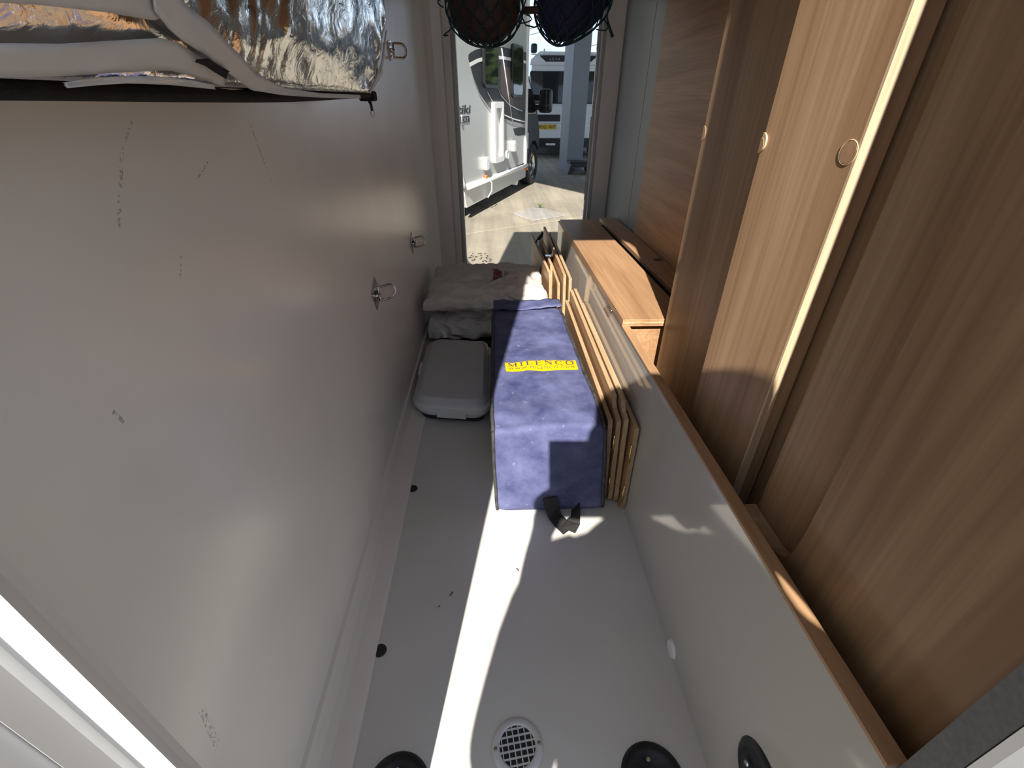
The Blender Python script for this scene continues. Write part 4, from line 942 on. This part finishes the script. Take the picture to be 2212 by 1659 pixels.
def wheel(u, y, r):
    wh = bmesh.new(); Mw = Matrix.Translation((u, y, r)) @ Matrix.Rotation(math.pi/2, 4, 'X')
    alathe(wh, [(r*0.62, -0.10), (r*0.95, -0.10), (r, -0.07), (r, 0.07), (r*0.95, 0.10), (r*0.66, 0.10), (r*0.62, 0.07)], 40, Mw); o = obj('wheel', wh, m_tyre, mh)
    hb = bmesh.new(); alathe(hb, [(0, 0.075), (r*0.14, 0.075), (r*0.16, 0.055), (r*0.16, 0.03), (0, 0.03)], 24, Mw); obj('hub', hb, m_chrome, o)
    rm = bmesh.new(); alathe(rm, [(r*0.56, 0.03), (r*0.62, 0.075), (r*0.65, 0.085), (r*0.65, 0.02), (r*0.56, 0.02)], 40, Mw); obj('rim', rm, m_chrome, o)
    dk = bmesh.new(); alathe(dk, [(0, 0.0), (r*0.64, 0.0)], 32, Mw); obj('brake_disc', dk, m_void, o)
    for q in range(8):
        a = q*math.pi/4; sp_ = abox(bmesh.new(), r*0.12, r*0.60, -0.018, 0.018, 0.03, 0.058, 0.003, 1)
        bmesh.ops.rotate(sp_, verts=sp_.verts[:], cent=(0, 0, 0), matrix=Matrix.Rotation(a, 3, 'Z')); bmesh.ops.transform(sp_, matrix=Mw, verts=sp_.verts[:]); obj('spoke', sp_, m_chrome, o)
wheel(0.02, 0.09, 0.335); wheel(RA[0], 0.14, 0.335)
cabp = [(-0.52, 0.36), (-0.40, 0.36)]+arc(0.02, 0.335, 0.39, 176, 30, 12)+[(0.40, 0.80), (0.30, 1.00), (0.15, 1.20), (-0.15, 1.46), (-0.42, 1.68), (-0.52, 1.72)]
prism('cab', cabp, 1, -0.02, 2.18, m_cabdark, mh, 0.012)
prism('bonnet', [(0.30, 0.42), (0.80, 0.42), (0.86, 0.75), (0.78, 0.98), (0.45, 1.15), (0.02, 1.55), (-0.30, 1.92), (-0.50, 1.98), (-0.50, 1.50), (0.20, 1.0)], 1, 0.22, 1.95, m_cabdark, mh, 0.02)
prism('cab_window', [(-0.44, 1.12), (0.10, 1.12), (-0.14, 1.38), (-0.44, 1.60)], 1, -0.028, -0.015, m_glass, mh)
prism('windscreen', [(0.46, 1.16), (0.05, 1.54), (0.07, 1.56), (0.48, 1.18)], 1, 0.3, 1.88, m_glass, mh)
prism('fuel_flap', rrect(-0.47, -0.36, 0.62, 0.86, 0.02, 3), 1, -0.03, -0.018, m_mhs, mh)
mr = Vector((0.16, -0.17, 1.31)); mrr = bmesh.new(); abox(mrr, mr.x-0.08, mr.x+0.10, mr.y-0.11, mr.y+0.11, mr.z-0.18, mr.z+0.17, 0.05, 3); mo = obj('door_mirror', mrr, m_black, mh, smooth=True)
box('mirror_glass', mr.x-0.083, mr.x-0.079, mr.y-0.085, mr.y+0.085, mr.z-0.06, mr.z+0.14, m_glass, mo); box('wide_mirror_glass', mr.x-0.083, mr.x-0.079, mr.y-0.085, mr.y+0.085, mr.z-0.15, mr.z-0.08, m_glass, mo)
box('mirror_arm', mr.x-0.02, mr.x+0.05, mr.y+0.10, 0.12, mr.z-0.14, mr.z-0.06, m_black, mo, 0.01); box('mirror_arm', mr.x-0.02, mr.x+0.05, mr.y+0.10, 0.12, mr.z+0.0, mr.z+0.09, m_black, mo, 0.01)
prism('chassis', [(-5.2, 0.22), (0.7, 0.22), (0.7, 0.5), (-5.2, 0.5)], 1, 0.25, 2.0, m_black, mh)
tube('waste_pipe', [(-0.95, 0.30, 0.20), (-0.95, -0.02, 0.17)], 0.05, m_case2, mh, 14)

# ------------------------------------------------------------------ white van behind
m_vanw = noisy('van_white', (0.72, 0.74, 0.75), 0.22, 0.02, 2, coat=0.3)
m_plate = noisy('yellow_number_plate', (0.72, 0.46, 0.02), 0.4, 0.03, 10)
vn = thing('van', 'white van with a yellow number plate parked behind the grey column', 'van', (0, 13.4, G))
VX0, VX1 = 0.90, 3.02
prism('van_body', [(VX0, 0.55), (VX1, 0.55), (VX1+0.02, 1.2), (VX1-0.06, 2.10), (VX1-0.16, 2.28), (VX0+0.25, 2.30), (VX0+0.08, 2.16), (VX0-0.02, 1.2)], 1, 0.0, 5.2, m_vanw, vn, 0.02)
bw = prism('rear_window', rrect(VX0+0.03, VX1-0.08, 1.225, 1.905, 0.03, 3), 1, -0.015, 0.01, m_black, vn)
prism('window_glass', [(-0.020, 1.885), (-0.081, 1.25), (-0.012, 1.25), (-0.012, 1.885)], 0, VX0+0.05, VX1-0.10, m_glass, bw)
sp_ = prism('rear_spoiler', [(VX0+0.02, 2.02), (VX1-0.08, 2.02), (VX1-0.10, 2.16), (VX0+0.05, 2.16)], 1, -0.04, 0.02, m_vanw, vn, 0.01)
gq = prism('spoiler_recess', [(1.16, 2.21), (1.30, 2.09), (2.40, 2.09), (2.55, 2.21), (1.30, 2.215)], 1, -0.048, 0.0, m_graph, vn)
flat_text('ADVA', 1.385, 2.118, 0.05, m_silver, -0.0495, gq, 0, 0.26, sp=2.0)
box('roof_trim', VX0+0.05, VX1-0.1, -0.02, 0.05, 2.225, 2.245, m_case2, vn)
box('brake_light', 1.80, 1.98, -0.03, 0.03, 2.245, 2.285, noisy('red_lens', (0.25, 0.01, 0.02), 0.2), vn, 0.005)
prism('lower_panel', rrect(VX0+0.0, VX1-0.03, 0.80, 1.19, 0.03, 3), 1, -0.03, 0.01, m_vanw, vn, 0.006)
box('crease_line', VX0+0.02, VX1-0.05, -0.033, -0.028, 1.045, 1.075, m_case2, vn)
prism('rear_bumper', [(VX0-0.02, 0.46), (VX1, 0.46), (VX1, 0.70), (VX0-0.02, 0.70)], 1, -0.10, 0.05, m_vanw, vn, 0.02)
prism('under_valance', [(VX0+0.05, 0.24), (VX1-0.05, 0.24), (VX1-0.05, 0.50), (VX0+0.05, 0.50)], 1, -0.02, 4.9, m_black, vn)
prism('plate_recess', [(1.02, 0.84), (1.72, 0.84), (1.72, 0.99), (1.02, 0.99)], 1, -0.038, -0.02, m_graph, vn)
npb = box('number_plate', 1.165, 1.63, -0.115, -0.105, 0.665, 0.775, m_plate, vn)
flat_text('PO21 FHT', 1.182, 0.686, 0.068, m_black, -0.1165, npb, 0, 0.43)
flat_text('BC', 2.20, 1.09, 0.055, m_graph, -0.034, vn, 0, 0.12)
bm = abox(bmesh.new(), 0.95, 1.10, 0.10, 0.30, 2.27, 2.46, 0.04, 2); obj('roof_camera_pod', bm, m_black, vn)
for x in (1.28, 2.30): prism('roof_fin', [(x-0.03, 2.28), (x+0.03, 2.28), (x+0.01, 2.36), (x-0.01, 2.36)], 1, 0.15, 0.3, m_case2, vn)
box('tail_light', VX0+0.0, VX0+0.07, -0.02, 0.05, 1.55, 1.80, m_case2, vn, 0.01)
box('tow_step', 1.38, 1.62, -0.12, 0.0, 0.30, 0.345, m_case2, vn, 0.006)
for x in (1.12, 2.8):
    bm = alathe(bmesh.new(), [(0, -0.11), (0.20, -0.11), (0.32, -0.10), (0.34, -0.07), (0.34, 0.07), (0.32, 0.10), (0.2, 0.11), (0, 0.11)], 32, Matrix.Translation((x, 1.0, 0.34)) @ Matrix.Rotation(math.pi/2, 4, 'Y')); obj('wheel', bm, m_tyre, vn)

# ------------------------------------------------------------------ column, canopy, step stool, cables
m_col = noisy('grey_painted_steel', (0.17, 0.185, 0.21), 0.4, 0.05, 3)
ct = 4.55
colm = thing('column', 'grey square column supporting the canopy, in front of the van', 'column', (1.70, 11.0, G), math.radians(20))
box('shaft', -0.19, 0.19, -0.19, 0.19, 0.0, ct, m_col, colm, 0.008)
box('base_plate', -0.23, 0.23, -0.23, 0.23, 0.0, 0.02, m_col, colm)
# canopy whose shadow falls over the van and the back of the yard
p0, p1 = Vector((0.808, 9.171, 0)), Vector((1.539, 7.955, 0))
hz = ct; off = Vector((-SUN_X, -1, 0))*(hz/SUN_Z)
dr = (p1-p0).normalized(); pa = p0+off-dr*7.5; pb = p1+off+dr*4.0; nrm = Vector((-dr.y, dr.x, 0)); nrm = nrm if nrm.y > 0 else -nrm
struct(tag(prism('canopy', [(q.x, q.y) for q in (pa, pb, pb+nrm*13.5, pa+nrm*13.5)], 2, G+ct, G+ct+0.2, m_col), 'flat grey canopy over the far side of the yard'))
st = thing('step_stool', 'low black plastic step standing at the foot of the column', 'step stool', (1.80, 10.45, G), 0.12)
prism('top', rrect(-0.24, 0.24, -0.17, 0.17, 0.04, 4), 2, 0.20, 0.235, m_rubber, st, 0.006)
for sx in (-1, 1):
    prism('leg_panel', [(sx*0.29, 0.0), (sx*0.20, 0.0), (sx*0.15, 0.10), (sx*0.17, 0.20), (sx*0.22, 0.20)], 1, -0.17, 0.17, m_rubber, st)
prism('front_apron', [(-0.20, 0.13), (0.20, 0.13), (0.22, 0.20), (-0.22, 0.20)], 1, -0.165, -0.145, m_rubber, st)
for (u0, v0, u1, v1) in ((1100, 70, 1330, 18), (1100, 84, 1330, 30), (1100, 142, 1330, 86)):
    a, b = ony(u0, v0, 34.0), ony(u1, v1, 34.0); d_ = b-a
    o = tube('overhead_cable', [a-d_*1.5, a+Vector((0, 0, -0.05)), b+Vector((0, 0, 0)), b+d_*2.0], 0.016, m_rubber, None, 5)
    tag(o, {70: 'highest overhead cable crossing the sky', 84: 'middle overhead cable crossing the sky', 142: 'lowest overhead cable crossing the sky above the van'}[v0], 'cable', 'overhead cables')
# trees beyond the near side of the vehicle (mirrored in windows only)

# ------------------------------------------------------------------ photographer outside the hatch, casting the shadow
m_skin = noisy('skin', (0.48, 0.29, 0.21), 0.5, 0.05, 30); m_shirt = noisy('navy_shirt', (0.05, 0.06, 0.10), 0.8, 0.1, 40, 0.2, 120)
m_jean = noisy('denim', (0.06, 0.08, 0.14), 0.85, 0.15, 60, 0.2, 150); m_hair = noisy('dark_hair', (0.03, 0.022, 0.017), 0.6, 0.3, 80); m_shoe = noisy('dark_shoe', (0.03, 0.03, 0.03), 0.6, 0.1, 30)
def skin(name, verts, edges, mat, parent, root=0, lv=1):
    me = bpy.data.meshes.new(name); me.from_pydata([v[:3] for v in verts], edges, []); o = bpy.data.objects.new(name, me); COL.objects.link(o)
    o.parent = parent; me.materials.append(mat)
    md = o.modifiers.new('skin', 'SKIN'); md.use_smooth_shade = True
    for i, v in enumerate(verts):
        r_ = v[3] if isinstance(v[3], tuple) else (v[3], v[3]); me.skin_vertices[0].data[i].radius = r_; me.skin_vertices[0].data[i].use_root = (i == root)
    sb = o.modifiers.new('sub', 'SUBSURF'); sb.levels = lv; sb.render_levels = lv
    return o
PXc, PYc = 0.135, -0.34
pr = thing('person', 'person in a dark shirt standing just outside the hatch, holding a tablet', 'person', (PXc, PYc, G))
gz = -G
V_ = []; E_ = []
def jv(x, y, z, r, link=None):
    V_.append((x, y, z, r)); i = len(V_)-1
    if link is not None: E_.append((link, i))
    return i
pel = jv(0, 0, 0.40+gz*0.0+0.52, (0.15, 0.10)); sp1 = jv(0, 0.01, 1.08, (0.145, 0.10), pel); ch = jv(0, 0.0, 1.25, (0.165, 0.11), sp1); nb = jv(0, 0.0, 1.37, (0.085, 0.075), ch)
nk = jv(0, 0.015, 1.435, 0.055, nb); hd0 = jv(0, 0.03, 1.50, (0.062, 0.075), nk); hd1 = jv(0, 0.03, 1.585, (0.078, 0.095), hd0); hd2 = jv(0, 0.02, 1.655, (0.060, 0.075), hd1)
nose = jv(0, 0.135, 1.555, 0.010, hd1)
for s in (-1, 1): jv(s*0.082, 0.02, 1.56, 0.012, hd1)
# arms: shoulder, elbow, wrist, palm, fingers
hands = {-1: Vector((-0.012-PXc, -0.075-PYc, 0.700+gz)), 1: Vector((0.242-PXc, -0.060-PYc, 0.730+gz))}
for s in (-1, 1):
    sh = jv(s*0.165, -0.005, 1.315, 0.058, ch); el = jv(s*0.220, 0.05, 0.985, 0.046, sh); wr_ = hands[s]+Vector((s*0.035, -0.055, -0.075)); w = jv(wr_.x, wr_.y, wr_.z, 0.027, el)
    pm = hands[s]+Vector((s*0.012, -0.018, -0.028)); pmi = jv(pm.x, pm.y, pm.z, (0.030, 0.018), w)
    for k in range(4):
        b0 = pm+Vector((s*(0.024-0.008*k), 0.018, 0.018+0.008*k)); b1 = b0+Vector((-s*0.010, 0.020+0.003*(k == 1), 0.010)); b2 = b1+Vector((-s*0.024, 0.004, 0.002))
        i0 = jv(b0.x, b0.y, b0.z, 0.0095, pmi); i1 = jv(b1.x, b1.y, b1.z, 0.0088, i0); jv(b2.x, b2.y, b2.z, 0.0078, i1)
    t0 = pm+Vector((-s*0.026, -0.004, 0.016)); t1_ = t0+Vector((-s*0.020, 0.004, 0.020)); i0 = jv(t0.x, t0.y, t0.z, 0.011, pmi); jv(t1_.x, t1_.y, t1_.z, 0.009, i0)
for s in (-1, 1):
    hp = jv(s*0.09, 0, 0.86, 0.085, pel); kn = jv(s*0.10, 0.02, 0.48, 0.058, hp); an_ = jv(s*0.105, 0.0, 0.09, 0.040, kn); jv(s*0.115, 0.13, 0.040, 0.036, an_)
skin('body', V_, E_, m_skin, pr)
bm = bmesh.new(); rings = []
for z, rx_, ry_ in ((0.845, 0.158, 0.125), (0.90, 0.160, 0.124), (0.98, 0.158, 0.122), (1.08, 0.158, 0.122), (1.18, 0.166, 0.126), (1.26, 0.172, 0.124), (1.315, 0.160, 0.114), (1.355, 0.115, 0.098), (1.385, 0.080, 0.080), (1.40, 0.072, 0.072)):
    rings.append([bm.verts.new((rx_*math.cos(q*math.pi/14)*(1+0.012*math.sin(z*40+q)), ry_*math.sin(q*math.pi/14), z)) for q in range(28)])
for a, b in zip(rings, rings[1:]):
    for q in range(28): bm.faces.new((a[q], a[(q+1) % 28], b[(q+1) % 28], b[q]))
for s in (-1, 1):
    up_ = 0.075 if s > 0 else 0.0; hw = hands[s]+Vector((s*0.040, -0.060, -0.085)); e_ = Vector((s*0.220, 0.048, 0.985))
    atube(bm, [(s*0.085, 0.0, 1.320+up_), (s*0.150, -0.004, 1.310+up_), (s*0.190, 0.010, 1.22+up_*0.5), (s*0.210, 0.030, 1.10), e_+Vector((0, 0.004, 0.02)), e_.lerp(hw, 0.3), e_.lerp(hw, 0.65)], [0.060, 0.084, 0.078, 0.070, 0.064, 0.054, 0.044], 14)
sh_ = obj('shirt', bm, m_shirt, pr, smooth=True); sb = sh_.modifiers.new('sub', 'SUBSURF'); sb.levels = 1; sb.render_levels = 1
bm = bmesh.new(); rings = []
for z, rx_, ry_ in ((0.74, 0.150, 0.105), (0.80, 0.168, 0.120), (0.86, 0.168, 0.122), (0.93, 0.152, 0.114)):
    rings.append([bm.verts.new((rx_*math.cos(q*math.pi/14), ry_*math.sin(q*math.pi/14), z)) for q in range(28)])
for a, b in zip(rings, rings[1:]):
    for q in range(28): bm.faces.new((a[q], a[(q+1) % 28], b[(q+1) % 28], b[q]))
for s in (-1, 1):
    atube(bm, [(s*0.082, 0.0, 0.82), (s*0.088, 0.004, 0.68), (s*0.100, 0.02, 0.48), (s*0.103, 0.012, 0.28), (s*0.106, 0.0, 0.09)], [0.088, 0.090, 0.072, 0.066, 0.062], 16)
tr_ = obj('trousers', bm, m_jean, pr, smooth=True); sb = tr_.modifiers.new('sub', 'SUBSURF'); sb.levels = 1; sb.render_levels = 1
bm = bmesh.new(); bmesh.ops.create_icosphere(bm, subdivisions=3, radius=1.0)
for v in bm.verts:
    v.co = Vector((v.co.x*0.088, v.co.y*0.105-0.012, v.co.z*0.100+1.60))
    if v.co.y > 0.05 and v.co.z < 1.62: v.co.y = 0.045
obj('hair', bm, m_hair, pr, smooth=True)
ht = lathe('hat', [(0.0, 1.738), (0.060, 1.736), (0.088, 1.728), (0.098, 1.705), (0.100, 1.66), (0.102, 1.64), (0.112, 1.630), (0.112, 1.624), (0.096, 1.626), (0.094, 1.70), (0.0, 1.716)], m_shirt, pr, 32, Matrix.Translation((-0.012, 0.015, 0)))
for s in (-1, 1):
    bm = abox(bmesh.new(), s*0.115-0.045, s*0.115+0.045, -0.07, 0.20, 0.0, 0.085, 0.03, 3); obj('shoe', bm, m_shoe, pr, smooth=True)
# tablet behind the lens
ph = bmesh.new(); abox(ph, -0.016, 0.232, -0.158, 0.015, 0.012, 0.019, 0.003, 2)
po = obj('tablet', ph, m_black); po.matrix_world = m
tag(po, 'black tablet held level at the camera position', 'tablet')
# trees beyond the right of the yard, mirrored in the motorhome windows
m_bark = noisy('bark', (0.10, 0.075, 0.055), 0.9, 0.3, 20); m_fol = noisy('foliage', (0.07, 0.11, 0.03), 0.8, 0.5, 9, 0.6, 12, dist=0.05)
for k, (x, y, h, lb) in enumerate(((11.8, 21.0, 6.0, 'broad green tree beyond the right of the yard, nearest the canopy'), (21, 14.0, 7.0, 'tall green tree beyond the right of the yard'), (18, 24, 6.8, 'green tree far behind the canopy'))):
    t_ = thing('tree', lb, 'tree', (x, y, G), 0, 'trees beyond the yard')
    tube('trunk', [(0, 0, 0), (0.1, 0.05, h*0.35), (0.0, 0.1, h*0.6)], [0.28, 0.2, 0.12], m_bark, t_, 10)
    bm = bmesh.new(); bmesh.ops.create_icosphere(bm, subdivisions=5, radius=1.0)
    for v in bm.verts:
        n_ = v.co.normalized(); q = 1+0.28*fbm((n_.x*2+k*5, n_.y*2, n_.z*2), 5)+0.08*noise.noise(n_*11)
        v.co = Vector((n_.x*2.6*q, n_.y*2.6*q, n_.z*h*0.36*q+h*0.66))
    obj('crown', bm, m_fol, t_)
